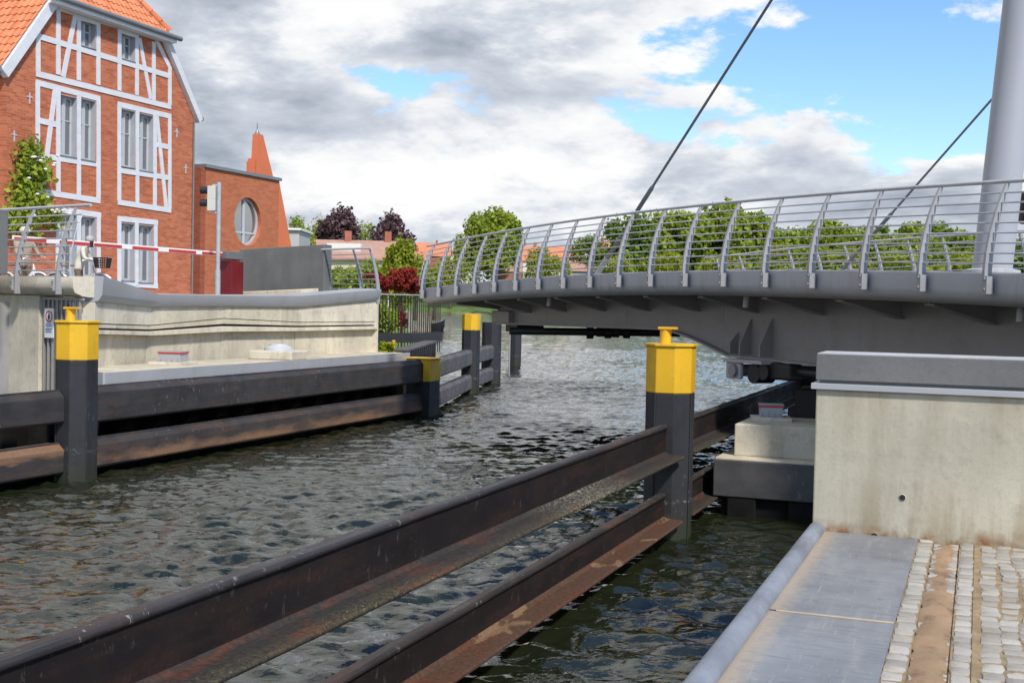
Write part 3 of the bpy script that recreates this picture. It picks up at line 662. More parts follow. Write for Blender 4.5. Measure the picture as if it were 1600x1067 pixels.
# curved railing posts and rails ------------------------------------------------
POSTP = [(0.0, -0.30), (0.0, 0.0), (0.02, 0.22), (0.07, 0.48), (0.15, 0.75), (0.24, 0.98), (0.31, 1.13)]       # (inward, up)
def rail_post(parent, base, inw, along, mat=None, w=0.035, foot=True, scale=1.0):
    mat = mat or M['paint_post']; mb = MB(); secs = []
    for i, (a, h) in enumerate(POSTP):
        dep = (0.11, 0.115, 0.11, 0.10, 0.085, 0.065, 0.045)[i]
        c = base + inw * (a * scale) + Vector((0, 0, h * scale))
        f_ = c - inw * dep * 0.5; b_ = c + inw * dep * 0.5
        secs.append([f_ - along * w / 2, f_ + along * w / 2, b_ + along * w / 2, b_ - along * w / 2])
    mb.sweep(secs); po = mb.build('railing_post', mat, parent)
    if foot:
        fb = MB()
        c = base - inw * 0.045 + Vector((0, 0, -0.17))
        fb.obox(c + along * 0.055, along * 0.03, inw * 0.05, Vector((0, 0, 0.10)))
        for h in (-0.22, -0.10): fb.tube([base - inw * 0.05 + along * 0.05 + Vector((0, 0, h)), base - inw * 0.11 + along * 0.05 + Vector((0, 0, h))], 0.018, 8)
        fb.build('bolt_plate', mat, po)
    return po
def rail_off(h):
    for (a0, h0), (a1, h1) in zip(POSTP, POSTP[1:]):
        if h0 <= h <= h1: return a0 + (a1 - a0) * (h - h0) / (h1 - h0)
    return POSTP[-1][0]
RAILH = [0.09 + 0.131 * k for k in range(8)]
def rails(parent, path, inw, mat_r=None, mat_h=None, rr=0.011, hr=0.026, ext=0.0, seg=6, scale=1.0):
    """path: list of base points (deck edge) along the railing"""
    mat_r = mat_r or M['rail_steel']; mat_h = mat_h or M['rail_steel']
    for h in RAILH:
        MB().tube([p + inw * ((rail_off(h) + 0.0) * scale) + Vector((0, 0, h * scale)) for p in path], rr, seg).build('rail', mat_r, parent, smooth=60)
    hp = [p + inw * (0.33 * scale) + Vector((0, 0, 1.16 * scale)) for p in path]
    d0 = (hp[0] - hp[1]).normalized(); d1 = (hp[-1] - hp[-2]).normalized()
    hp = [hp[0] + d0 * ext] + hp + [hp[-1] + d1 * ext]
    MB().tube(hp, hr, 8).build('handrail', mat_h, parent, smooth=60)

# left approach railing (near side)
lr = thing('approach_railing', 'grey curved-post railing of the left approach in front of the two cyclists', 'railing', tuple(tipL + apd * 1.0 + Vector((0, 0, ztf))))
pts = []
for t in (0.35, 1.72, 3.1, 4.5):
    b = tipL + apd * t + apn * 0.07 + Vector((0, 0, ztf)); pts.append(b)
    rail_post(lr, b, -apn, apd, scale=1.12)
pe = tipL + apd * 0.05 + apn * 0.07 + Vector((0, 0, ztf))
rails(lr, [pe] + pts, -apn, rr=0.014, hr=0.03, ext=0.12, scale=1.12)
MB().tube([pe - apn * 0.02 + Vector((0, 0, 0.07)), pe - apn * 0.06 + Vector((0, 0, 0.45)), pe - apn * 0.17 + Vector((0, 0, 0.88)), pe - apn * 0.28 + Vector((0, 0, 1.12))], 0.012, 6).build('end_stile', M['rail_steel'], lr)
gw = onr(4, 450, (wb[0] - EYE).dot(fw) - 0.3); gw.z = 0
tg = thing('parapet_block', 'dark grey concrete parapet block cut off by the left edge behind the railing', 'wall', (gw.x, gw.y, ztf - 0.05))
zt = zat(10, 328, gw.x, gw.y)
c = gw + apd * 0.9
MB().obox((c.x, c.y, (zt + ztf) / 2), tuple(apd * 0.9), tuple(apn * 0.1), (0, 0, (zt - ztf) / 2)).build('block', M['wall_grey'], tg, bevel=0.015)

# far-side wall block and railing of the approach
gb = onr(440, 455, 34.0); gb.z = STZ
blk = thing('approach_wall_block', 'dark grey concrete wall block beside the red door on the left bridgehead', 'wall', tuple(gb))
pL, pR = onr(373, 455, 35.0), onr(506, 452, 33.6)
zL, zR = zat(373, 390, pL.x, pL.y), zat(508, 382, pR.x, pR.y)
dd = Vector((pR.x - pL.x, pR.y - pL.y, 0)); dn = Vector((-dd.y, dd.x, 0)).normalized() * 0.35
r0 = [Vector((pL.x, pL.y, 0)), Vector((pR.x, pR.y, 0)), Vector((pR.x, pR.y, 0)) + dn, Vector((pL.x, pL.y, 0)) + dn]
zsL = zat(373, 458, pL.x, pL.y) - 0.1
bot = ringz(r0, zsL - 0.3); top = [(r0[0].x, r0[0].y, zL), (r0[1].x, r0[1].y, zR), (r0[2].x, r0[2].y, zR), (r0[3].x, r0[3].y, zL)]
MB().hexa(bot, top).build('block', M['wall_grey'], blk, bevel=0.02)
kb = thing('concrete_kerb', 'low beige concrete kerb in front of the grey wall block', 'kerb', tuple(onr(420, 458, 33.2)))
a, b = onr(345, 456, 34.0), onr(470, 456, 32.4)
za, zb_ = zat(352, 458, a.x, a.y), zat(470, 452.5, b.x, b.y)
dv = Vector((b.x - a.x, b.y - a.y, 0)).normalized(); dn2 = Vector((-dv.y, dv.x, 0)) * 0.7
MB().hexa([(a.x, a.y, 2.6), (b.x, b.y, 2.6), (b.x + dn2.x, b.y + dn2.y, 2.6), (a.x + dn2.x, a.y + dn2.y, 2.6)], [(a.x, a.y, za), (b.x, b.y, zb_), (b.x + dn2.x, b.y + dn2.y, zb_ + 0.05), (a.x + dn2.x, a.y + dn2.y, za + 0.05)]).build('kerb', M['concrete_ledge'], kb, bevel=0.01)
fr = thing('end_railing', 'short grey curved railing beyond the grey wall block, in front of yellow house', 'railing', tuple(onr(555, 450, 34.5)))
ft = [onr(px, 449, Z) for px, Z in ((591, 32.5), (565, 33.0), (517, 33.9))]
fz = 3.16
ftp = [Vector((p.x, p.y, fz)) for p in ft]
al = (ftp[2] - ftp[0]).normalized(); inw = Vector((-al.y, al.x, 0)); inw = inw if inw.y < 0 else -inw
for p in ftp[:]: rail_post(fr, p, inw, al, foot=False)
rails(fr, ftp, inw, rr=0.014, hr=0.03, ext=0.08)

# ------------------------------------------------------------------ bearings and hatch on the ledge
def bearing(px0, px1, py_top, py_bot, z, label, depth=None):
    b = onz((px0 + px1) / 2, py_bot, z); Z = (b - EYE).dot(fw); w = (px1 - px0) * Z / F * 0.92; h = zat((px0 + px1) / 2, py_top, b.x, b.y) - z
    t = thing('bridge_bearing', label, 'bearing', tuple(b), 'bridge bearing blocks')
    rx = Vector((math.cos(YAW * 0.6), math.sin(YAW * 0.6), 0)); ry = Vector((-rx.y, rx.x, 0)); cc = b + ry * w * 0.35
    MB().obox(cc + Vector((0, 0, 0.03)), rx * w * 0.80, ry * w * 0.62, Vector((0, 0, 0.03))).build('plinth', M['concrete_pale'], t, bevel=0.006)
    MB().obox(cc + Vector((0, 0, 0.06 + (h - 0.09) / 2)), rx * w * 0.46, ry * w * 0.40, Vector((0, 0, (h - 0.09) / 2))).build('block', M['steel_band'], t, bevel=0.005)
    MB().obox(cc + Vector((0, 0, h - 0.015)), rx * w * 0.5, ry * w * 0.43, Vector((0, 0, 0.013))).build('red_edge', M['red_paint'], t)
    MB().obox(cc + Vector((0, 0, h + 0.006)), rx * w * 0.49, ry * w * 0.42, Vector((0, 0, 0.007))).build('top_plate', M['steel_band'], t)
    for k in range(4):
        s_ = -0.36 + 0.24 * k; c0 = cc + rx * (w * s_) - ry * (w * 0.40)
        v = [c0 + Vector((0, 0, 0.06)), c0 - ry * w * 0.12 + Vector((0, 0, 0.06)), c0 + Vector((0, 0, h * 0.55))]
        MB().hexa([p - rx * 0.008 for p in v], [p + rx * 0.008 for p in v]).build('stiffener', M['paint_under'], t)
    return t
bearing(244, 286, 550, 570, Zl, 'grey bearing block with red top edge left of the round hatch on the ledge')
bearing(533, 563, 534, 549, Zl, 'small grey bearing block with red edge at the right end of the ledge')
hb = onz(425, 562, Zl); Zh = (hb - EYE).dot(fw); hw = 74 * Zh / F / 2
hat = thing('access_hatch', 'white concrete block with round metal hatch cover on the bearing ledge', 'hatch', tuple(hb + Vector((0, 0.0, 0))))
rx = Vector((math.cos(0.1), math.sin(0.1), 0)); ry = Vector((-rx.y, rx.x, 0)); hc = hb + ry * hw * 0.6
MB().obox(hc + Vector((0, 0, 0.10)), rx * hw, ry * hw * 0.8, Vector((0, 0, 0.10))).build('block', M['concrete_pale'], hat, bevel=0.03)
MB().lathe(hc + Vector((0, 0, 0.20)), [(hw * 0.62, 0), (hw * 0.60, 0.06), (hw * 0.40, 0.11), (hw * 0.38, 0.14), (0.02, 0.15)], 20).build('cover', M['steel_light'], hat, smooth=35)

# ------------------------------------------------------------------ left fenders and dolphins
def prism_ring(c, r_, n=8, rot=0.0, sx=1.0, sy=1.0): return [(c[0] + sx * r_ * math.cos(rot + 2 * math.pi * k / n), c[1] + sy * r_ * math.sin(rot + 2 * math.pi * k / n)) for k in range(n)]
def dolphin(x, y, r_, ztop_, zy, label, cap=True, rot=R(22.5), n=8, sx=1.0, knob=True):
    t = thing('mooring_post', label, 'mooring post', (x, y, 0), 'yellow topped mooring posts')
    rg = prism_ring((x, y), r_, n, rot, sx)
    MB().hexa([(a, b, -2.9) for a, b in rg], [(a, b, zy) for a, b in rg]).build('shaft', M['post_black'], t, bevel=0.012)
    rg2 = prism_ring((x, y), r_ + 0.004, n, rot, sx)
    MB().hexa([(a, b, zy) for a, b in rg2], [(a, b, ztop_ - 0.02) for a, b in rg2]).build('yellow_band', M['yellow'], t, bevel=0.012)
    rg3 = prism_ring((x, y), r_ + 0.03, n, rot, sx)
    if cap: MB().hexa([(a, b, ztop_ - 0.02) for a, b in rg3], [(a, b, ztop_ + 0.012) for a, b in rg3]).build('cap_plate', M['yellow'], t, bevel=0.005)
    for k in (5, 7):
        a, b = prism_ring((x, y), r_ + 0.006, n, rot, sx)[k]
        MB().tube([(a, b, -0.5), (a, b, zy)], 0.010, 6).build('weld_seam', M['post_black'], t)
    if knob:
        kx, ky = x - 0.06, y - 0.08
        MB().tube([(kx, ky, ztop_ + 0.01), (kx, ky, ztop_ + 0.19)], 0.072, 14).build('bollard_stub', M['yellow'], t, smooth=40)
        MB().box(kx - 0.085, kx + 0.14, ky - 0.08, ky + 0.08, ztop_ + 0.19, ztop_ + 0.222).build('bollard_cap', M['yellow'], t, bevel=0.006)
    return t
XR = -3.65; XL = -13.2
dolphin(-3.66, 15.2, 0.315, 2.44, 1.83, 'tall yellow topped black mooring post in the middle, nearest the swing bridge')
dolphin(-13.25, 15.4, 0.335, 2.50, 1.90, 'yellow topped dark mooring post at far left in front of the bar screen')
d3 = onx(735, 614, 0) if False else Vector((-15.5, 36.6, 0))
dolphin(-15.5, 36.6, 0.30, 2.60, 2.05, 'slim yellow topped mooring post rising between the pale far fender beams', knob=False, cap=False)
sp_ = thing('short_fender_post', 'short black fender post wrapped in yellow at the end of the left fender', 'fender post', (-13.35, 28.4, 0))
MB().box(-13.68, -13.02, 28.1, 28.75, -2.9, 0.98).build('shaft', M['post_black'], sp_, bevel=0.02)
mb = MB(); mb.hexa([(-13.69, 28.09, 0.90), (-13.01, 28.09, 0.90), (-13.01, 28.76, 0.90), (-13.69, 28.76, 0.90)], [(-13.69, 28.09, 1.47), (-13.01, 28.09, 1.47), (-13.01, 28.76, 1.47), (-13.69, 28.76, 1.47)])
mb.build('yellow_wrap', M['yellow'], sp_, bevel=0.02)
MB().box(-13.80, -12.97, 28.05, 28.80, 1.47, 1.495).build('top_flap', M['yellow'], sp_, bevel=0.006)

def chamf(x0, x1, z0, z1, c): return [(x0, z0), (x1 - c * 0.4, z0), (x1, z0 + c * 0.4), (x1, z1 - c), (x1 - c, z1), (x0, z1)]
def left_beam(y0, y1, z0, z1, mat, label, x=XL, w=0.34, c=0.09, dx=0.0):
    # box beam whose channel face is at x, rounded upper edge
    prof = chamf(x - w, x, z0, z1, c)
    ny = max(2, int((y1 - y0) / 1.5)); g = random.Random(int(y0 * 10 + z0 * 100))
    secs = [[(a + dx * (k / ny) + g.uniform(-0.006, 0.006), y0 + (y1 - y0) * k / ny, b + g.uniform(-0.006, 0.006)) for a, b in prof] for k in range(ny + 1)]
    t = thing('fender_beam', label, 'fender beam', (x - w / 2 + dx / 2, (y0 + y1) / 2, z0), 'fender beams along the channel')
    MB().sweep(secs).build('beam', mat, t, bevel=0.012)
    lip = [[(x - 0.14 + dx * s_, y, z1 + 0.002), (x - 0.09 + dx * s_, y, z1 + 0.002), (x - 0.10 + dx * s_, y, z1 + 0.022), (x - 0.13 + dx * s_, y, z1 + 0.022)] for s_, y in ((0, y0), (1, y1))]
    MB().sweep(lip).build('top_lip', M['fender_lip'], t)
    return t
left_beam(15.72, 28.10, 0.87, 1.44, M['fender_left'], 'long upper black beam of the left fender between the yellow posts')
left_beam(15.72, 28.10, 0.14, 0.60, M['fender_lowrust'], 'long lower rust-edged beam of the left fender just above the water')
left_beam(9.0, 15.08, 0.92, 1.42, M['fender_left'], 'upper black fender beam running out of frame at the left edge')
left_beam(9.0, 15.08, 0.14, 0.60, M['fender_lowtan'], 'lower tan-topped fender beam running out of frame at the left edge')
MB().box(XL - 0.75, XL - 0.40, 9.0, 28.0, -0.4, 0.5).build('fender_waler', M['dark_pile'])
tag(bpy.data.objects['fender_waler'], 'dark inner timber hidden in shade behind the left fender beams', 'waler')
DXF = -2.15
left_beam(28.78, 36.30, 0.92, 1.43, M['fender_pale'], 'weathered pale upper fender beam between the short post and slim yellow post', w=0.25, dx=DXF * 0.98)
left_beam(28.78, 36.30, 0.14, 0.62, M['fender_pale'], 'weathered pale lower fender beam between the short post and slim yellow post', w=0.25, dx=DXF * 0.98)
left_beam(36.92, 41.2, 0.92, 1.43, M['fender_pale'], 'farthest pale upper fender beam beyond the slim yellow post', x=XL + DXF - 0.12, w=0.25, dx=-1.05)
left_beam(36.92, 41.2, 0.14, 0.62, M['fender_pale'], 'farthest pale lower fender beam beyond the slim yellow post', x=XL + DXF - 0.12, w=0.25, dx=-1.05)
def plain_post(x, y, r_, z1, label, mat=M['post_black']):
    t = thing('fender_pile', label, 'pile', (x, y, 0), 'dark piles past the left fender')
    rg = prism_ring((x, y), r_, 8, R(22.5)); MB().hexa([(a, b, -2.9) for a, b in rg], [(a, b, z1) for a, b in rg]).build('shaft', mat, t, bevel=0.012)
    return t
plain_post(-16.75, 41.5, 0.36, 2.25, 'thick dark pile at the end of the pale fender beams under the bridge tip')
fp = fl(805, 58, 0); plain_post(fp.x, fp.y, 0.30, 2.2, 'dark pile standing alone in the water beyond the bridge tip')
ld = fl(788, 50, 0)
t = thing('water_ladder', 'thin steel ladder into the water beside the dark pile under the bridge', 'ladder', tuple(ld))
for s_ in (-0.22, 0.22): MB().tube([ld + rt0 * s_ + Vector((0, 0, -0.5)), ld + rt0 * s_ + Vector((0, 0, 2.3))], 0.035, 6).build('stile', M['paint_under'], t)
for k in range(8): MB().tube([ld - rt0 * 0.22 + Vector((0, 0, 0.1 + 0.28 * k)), ld + rt0 * 0.22 + Vector((0, 0, 0.1 + 0.28 * k))], 0.025, 6).build('rung', M['paint_under'], t)

# ------------------------------------------------------------------ right fenders: I-beams
def ibeam(y0, y1, z0, z1, label, flange_mat, x=XR, fl_=0.27):
    t = thing('fender_beam', label, 'fender beam', (x, (y0 + y1) / 2, z0), 'fender beams along the channel')
    ny = max(2, int((y1 - y0) / 0.8)); g = random.Random(int(y0 * 7 + z0 * 99))
    def sw(prof, name, mat, bev=0.008):
        secs = [[(a + g.uniform(-0.003, 0.003), y0 + (y1 - y0) * k / ny, b + g.uniform(-0.003, 0.003)) for a, b in prof] for k in range(ny + 1)]
        return MB().sweep(secs).build(name, mat, t, bevel=bev)
    sw([(x - 0.02, z0 + 0.035), (x + 0.02, z0 + 0.035), (x + 0.02, z1 - 0.03), (x - 0.02, z1 - 0.03)], 'web', M['fender_rust'], 0)
    sw([(x - 0.055, z1 - 0.05), (x + 0.021, z1 - 0.06), (x + 0.042, z1 - 0.045), (x + 0.050, z1 - 0.022), (x + 0.034, z1 - 0.004), (x + 0.01, z1), (x - 0.055, z1 - 0.004)], 'top_flange', M['fender_lip'])
    sw([(x - 0.15, z0), (x + fl_ - 0.012, z0 - 0.004), (x + fl_, z0 + 0.006), (x + fl_, z0 + 0.026), (x + fl_ - 0.012, z0 + 0.034), (x + 0.06, z0 + 0.046), (x + 0.021, z0 + 0.075), (x - 0.15, z0 + 0.04)], 'bottom_flange', flange_mat)
    return t
ibeam(1.0, 14.90, 1.03, 1.44, 'rusty upper fender beam crossing the foreground with lichen on its ledge', M['fender_flange'])
ibeam(1.0, 14.90, 0.22, 0.58, 'rusty lower fender beam in the foreground with tan rusted ledge', M['fender_rusttan'])
ibeam(15.50, 27.2, 1.03, 1.44, 'dark upper fender beam behind the middle post running to the pier', M['fender_flange'])
ibeam(15.50, 24.0, 0.22, 0.58, 'dark lower fender beam behind the middle post, partly hidden by the bearing pier', M['fender_flange'])
t = thing('fender_pile', 'dark steel box pile behind the concrete pier at the end of the right fender', 'pile', (-3.2, 27.6, 0), 'dark piles past the left fender'); del t['group']
MB().box(-3.9, -2.7, 27.2, 28.2, -2.9, 1.7).build('shaft', M['black_steel'], t, bevel=0.02)
MB().box(ony(1243, 600, 20.4).x, -0.6, 20.4, 21.4, 0.35, 1.62).build('dark_crosshead', M['black_steel'], bevel=0.02); tag(bpy.data.objects['dark_crosshead'], 'black steel crosshead half hidden between bearing block and concrete pier', 'crosshead')

# bearing pier on the right bank
BY = 17.0
bp = thing('bearing_pier', 'stepped pale concrete bearing pier with black steel skirt beside the concrete wall', 'pier', (-1.5, BY + 0.9, 0))
a0 = ony(1115, 716, BY); a1 = ony(1115, 774, BY); b0 = ony(1148, 662, BY + 0.35); b1 = ony(1148, 712, BY + 0.35)
MB().box(a0.x, 0.6, BY, BY + 2.2, a1.z, a0.z - 0.012).build('steel_skirt', M['sheet_steel'], bp, bevel=0.015)
MB().box(a0.x + 0.02, 0.58, BY + 0.02, BY + 2.18, a0.z - 0.012, a0.z + 0.02).build('footing', M['concrete_ledge'], bp, bevel=0.008)
MB().box(b0.x, 0.5, BY + 0.35, BY + 1.9, a0.z + 0.02, b0.z).build('plinth', M['concrete_wall'], bp, bevel=0.015)
MB().box(a0.x + 0.10, 0.4, BY + 0.12, BY + 2.0, -2.9, a1.z - 0.002).build('foundation', M['dark_pile'], bp)
for xx in (-3.05, -2.2, -1.4): MB().box(xx - 0.2, xx + 0.2, BY + 0.02, BY + 0.118, -2.9, a1.z - 0.004).build('pile', M['dark_pile'], bp, bevel=0.02)
bearing(1184, 1226, 633, 658, b0.z, 'grey bearing block with red top edge on the right concrete pier')

# ------------------------------------------------------------------ concrete pier wall on the quay
PX, PY = -1.135, 9.36; QZ = 1.25
pw = thing('concrete_pier_wall', 'weathered beige concrete wall with dark grey cap slab at right of the quay', 'wall', (PX, PY, QZ))
MB().box(PX, 3.5, PY, PY + 0.58, -2.9, 2.315).build('wall_body', M['concrete_pier'], pw, bevel=0.012)
MB().box(PX - 0.035, 3.5, PY - 0.035, PY + 0.62, 2.317, 2.362).build('drip_strip', M['steel_band'], pw, bevel=0.004)
MB().box(PX + 0.02, 3.5, PY + 0.02, PY + 0.56, 2.362, 2.385).build('joint_bed', M['slab_grey'], pw)
MB().box(PX - 0.005, 3.52, PY - 0.005, PY + 0.60, 2.385, 2.582).build('cap_slab', M['slab_grey'], pw, bevel=0.006)
MB().box(PX + 0.004, 3.51, PY + 0.004, PY + 0.591, 2.5825, 2.588).build('cap_top_skylit', M['slab_top_skylit'], pw)  # thin pale sheet added to paint sky brightness onto the slab's top
for px, py, r_ in ((1410, 777, 0.022), (1366, 838, 0.028)):
    p = ony(px, py, PY)
    mb = MB(); mb.tube([(p.x, PY - 0.004, p.z), (p.x, PY + 0.03, p.z)], r_, 14); mb.build('tie_hole', M['black_ink'], pw)
    mb = MB()
    for k in range(14):
        a0_, a1_ = 2 * math.pi * k / 14, 2 * math.pi * (k + 1) / 14
        f_ = lambda a, rr, y_: (p.x + rr * math.cos(a), y_, p.z + rr * math.sin(a))
        mb.hexa([f_(a0_, r_, PY - 0.007), f_(a1_, r_, PY - 0.007), f_(a1_, r_ * 1.3, PY - 0.002), f_(a0_, r_ * 1.3, PY - 0.002)], [f_(a0_, r_, PY + 0.01), f_(a1_, r_, PY + 0.01), f_(a1_, r_ * 1.3, PY + 0.01), f_(a0_, r_ * 1.3, PY + 0.01)])
    mb.build('hole_rim', M['concrete_pier'], pw)

# ------------------------------------------------------------------ quay: pipe edge, plates, gutter, setts
qg = struct(MB().box(-1.0, 6, -6, PY - 0.002, -2.9, QZ - 0.040).build('quay_ground', M['moss_joint'], origin=(0, 5, 0)))
jb = struct(MB().box(0.012, 5.9, -5.9, PY - 0.004, QZ - 0.038, QZ - 0.0055).build('joint_bed', M['joint_sandy'], origin=(0, 5, 0)))
for xa, xb in ((-0.3745, -0.268), (-0.086, 0.0115)): struct(MB().box(xa, xb, -5.9, PY - 0.004, QZ - 0.0385, QZ - 0.011).build('gutter_bed', M['joint_sandy'], origin=(0, 5, 0)))
qw = struct(MB().box(-1.06, -1.002, -6, PY - 0.002, -2.9, QZ - 0.02).build('quay_wall', M['sheet_steel'], origin=(-1.03, 5, 0)))
pe_ = tag(MB().tube([(-1.10, -6, QZ + 0.005), (-1.10, PY - 0.003, QZ + 0.005)], 0.062, 20).build('quay_edge_pipe', M['pipe_steel'], smooth=40), 'blue grey steel pipe forming the quay edge above the water', 'pipe')
qp = thing('quay_plating', 'grey steel cover plates laid along the quay edge', 'plating', (-0.7, 6, QZ))
SEAM = onz(1300, 962, QZ).y
for y0, y1, dz in ((-6, SEAM - 0.004, -0.004), (SEAM + 0.004, PY - 0.004, 0.0)):
    mb = MB(); nx, ny = 6, 10; g = random.Random(3)
    V = [(-1.045 + 0.67 * i / nx, y0 + (y1 - y0) * j / ny, QZ + dz + (g.uniform(-0.004, 0.004) if 0 < i < nx and 0 < j < ny else 0)) for j in range(ny + 1) for i in range(nx + 1)]
    Fq = [[j * (nx + 1) + i, j * (nx + 1) + i + 1, (j + 1) * (nx + 1) + i + 1, (j + 1) * (nx + 1) + i] for j in range(ny) for i in range(nx)]
    mb.add(V, Fq); mb.box(-1.045, -0.375, y0, y1, QZ + dz - 0.05, QZ + dz - 0.006); mb.build('steel_plate', M['quay_plate'], qp, smooth=50)
MB().tube([(-1.0, SEAM, QZ - 0.002), (-0.38, SEAM, QZ - 0.002)], 0.006, 6).build('weld_seam', M['sand_pale'], qp)
# stones
def sett_mesh(name, seed):
    g = random.Random(seed); bm = bmesh.new()
    ring = []
    n = 8
    base = [(-0.5, -0.5), (0, -0.5), (0.5, -0.5), (0.5, 0), (0.5, 0.5), (0, 0.5), (-0.5, 0.5), (-0.5, 0)]
    base = [(x * (1 + g.uniform(-0.16, 0.08)) * (0.93 if abs(x) == 0.5 and abs(y) == 0.5 else 1), y * (1 + g.uniform(-0.18, 0.08)) * (0.93 if abs(x) == 0.5 and abs(y) == 0.5 else 1)) for x, y in base]
    lv = [(1.0, -0.5), (1.0, -0.08), (0.975, -0.025), (0.90, 0.0)]
    rows = [[bm.verts.new((x * s_, y * s_, z + (g.uniform(-0.012, 0.012) if z > -0.02 else 0))) for x, y in base] for s_, z in lv]
    for a, b in zip(rows, rows[1:]):
        for i in range(n): bm.faces.new((a[i], a[(i + 1) % n], b[(i + 1) % n], b[i]))
    c = bm.verts.new((0, 0, 0.012 + g.uniform(-0.01, 0.012)))
    for i in range(n): bm.faces.new((rows[-1][i], rows[-1][(i + 1) % n], c))
    me = bpy.data.meshes.new(name); bm.to_mesh(me); bm.free()
    me.polygons.foreach_set('use_smooth', [True] * len(me.polygons)); me.set_sharp_from_angle(angle=R(28)); me.materials.append(M['granite']); return me
setts = [sett_mesh('sett', 40 + i) for i in range(10)]
pvt = struct(bpy.data.objects.new('sett_paving', None)); col.objects.link(pvt); pvt.location = (0, 5, QZ); pvt['_o'] = (0, 5, QZ)
g = random.Random(11); SD = 0.30; spare = []
def stone(name, x, y, w, l, dz=0.0, rot=0.0, single=True):
    me = g.choice(setts)
    if single:
        o = bpy.data.objects.new(name, me); col.objects.link(o); o.parent = pvt
        o.location = (x, y - 5, dz); o.scale = (w, l, SD * 0.55); o.rotation_euler = (g.uniform(-0.025, 0.025), g.uniform(-0.025, 0.025), rot + (math.pi if g.random() < 0.5 else 0))
    else: spare.append((me, x, y, w, l, dz, rot))
# gutter: two rows of stones either side of a sunken run
def gutter_col(x0, x1, y0, y1, dz, pitch, tilt=0.0):
    y = y0
    while y < y1:
        l = pitch * g.uniform(0.82, 1.2)
        stone('gutter_stone', (x0 + x1) / 2 + g.uniform(-0.005, 0.005), y + l / 2, (x1 - x0) * 0.99, l * 0.94, dz + g.uniform(-0.004, 0.004), g.uniform(-0.06, 0.06), y > 4.7)
        y += l
gutter_col(-0.3745, -0.268, 0.0, PY - 0.02, -0.006, 0.12)
gutter_col(-0.268, -0.175, 0.0, PY - 0.02, -0.024, 0.12)
gutter_col(-0.173, -0.085, 0.0, PY - 0.02, -0.024, 0.12)
gutter_col(-0.083, 0.012, 0.0, PY - 0.02, -0.006, 0.12)
xc = 0.045; ci = 0
while xc < 5.5:
    w = 0.118 * g.uniform(0.90, 1.10); y = 0.0 + g.uniform(0, 0.05)
    while y < PY - 0.03:
        l = 0.128 * g.uniform(0.78, 1.25); l = min(l, PY - 0.012 - y)
        bend = (0.022 * math.sin(y * 2.6) + 0.010 * math.sin(y * 6.1 + 1.3)) * min(1, ci * 0.6) + g.uniform(-0.007, 0.007)
        stone('cobblestone', xc + w / 2 + bend, y + l / 2, w * 0.972, l * 0.93, g.uniform(-0.006, 0.005), g.uniform(-0.13, 0.13), ci < 5 and y > 4.7)
        y += l
    xc += w; ci += 1
if spare:
    V = []; Fq = []; o_ = 0
    for me, x, y, w, l, dz, rot in spare:
        vs0 = np.array([v.co for v in me.vertices]); c_, s_ = math.cos(rot), math.sin(rot)
        a = vs0[:, 0] * w; b = vs0[:, 1] * l
        V.append(np.stack([x + a * c_ - b * s_, y - 5 + a * s_ + b * c_, dz + vs0[:, 2] * SD * 0.55], 1))
        for p in me.polygons: Fq.append([o_ + i for i in p.vertices])
        o_ += len(vs0)
    me = bpy.data.meshes.new('cobblestones'); me.from_pydata(np.concatenate(V).tolist(), [], Fq); me.materials.append(M['granite']); me.polygons.foreach_set('use_smooth', [True] * len(me.polygons))
    o = bpy.data.objects.new('cobblestones', me); col.objects.link(o); o.parent = pvt; stuff(o)
# sand lying in the gutter and joints
def sand_sheet(name, xa, xb, y0, y1, z, mat, seed, amp=0.02, freq=9.0, hump=0.0):
    ny = int((y1 - y0) / 0.03); nx = 8; V = []
    for j in range(ny + 1):
        y = y0 + (y1 - y0) * j / ny
        w0 = amp * (mnoise.noise(Vector((y * freq, seed, 0))) + 0.6 * mnoise.noise(Vector((y * freq * 3, seed, 3)))); w1 = amp * (mnoise.noise(Vector((y * freq, seed + 7, 0))) + 0.6 * mnoise.noise(Vector((y * freq * 3, seed + 7, 3))))
        k = 0.5 + 0.5 * mnoise.noise(Vector((y * 1.1, seed, 9)))
        for i in range(nx + 1):
            s_ = i / nx; x = (xa + w0) * (1 - s_) + (xb + w1) * s_
            edge = math.sin(math.pi * s_)
            V.append((x, y, z + hump * edge * k - 0.012 * (1 - edge) + 0.004 * mnoise.noise(Vector((x * 9, y * 6, seed)))))
    Fq = [[j * (nx + 1) + i, j * (nx + 1) + i + 1, (j + 1) * (nx + 1) + i + 1, (j + 1) * (nx + 1) + i] for j in range(ny) for i in range(nx)]
    mb = MB(); mb.add(V, Fq); return stuff(mb.build(name, mat, smooth=80, origin=(0, 5, z)))
sand_sheet('sand', -0.272, -0.084, 0.5, 7.7, QZ - 0.012, M['sand'], 2.0, amp=0.034, freq=5.0, hump=0.010)
sand_sheet('gutter_sand', -0.272, -0.082, 7.7, 9.33, QZ - 0.020, M['sand'], 5.0, amp=0.035, hump=0.006)
sand_sheet('joint_sand', 0.014, 0.036, 0.5, 9.33, QZ - 0.010, M['moss_joint'], 8.0, amp=0.010, freq=14)

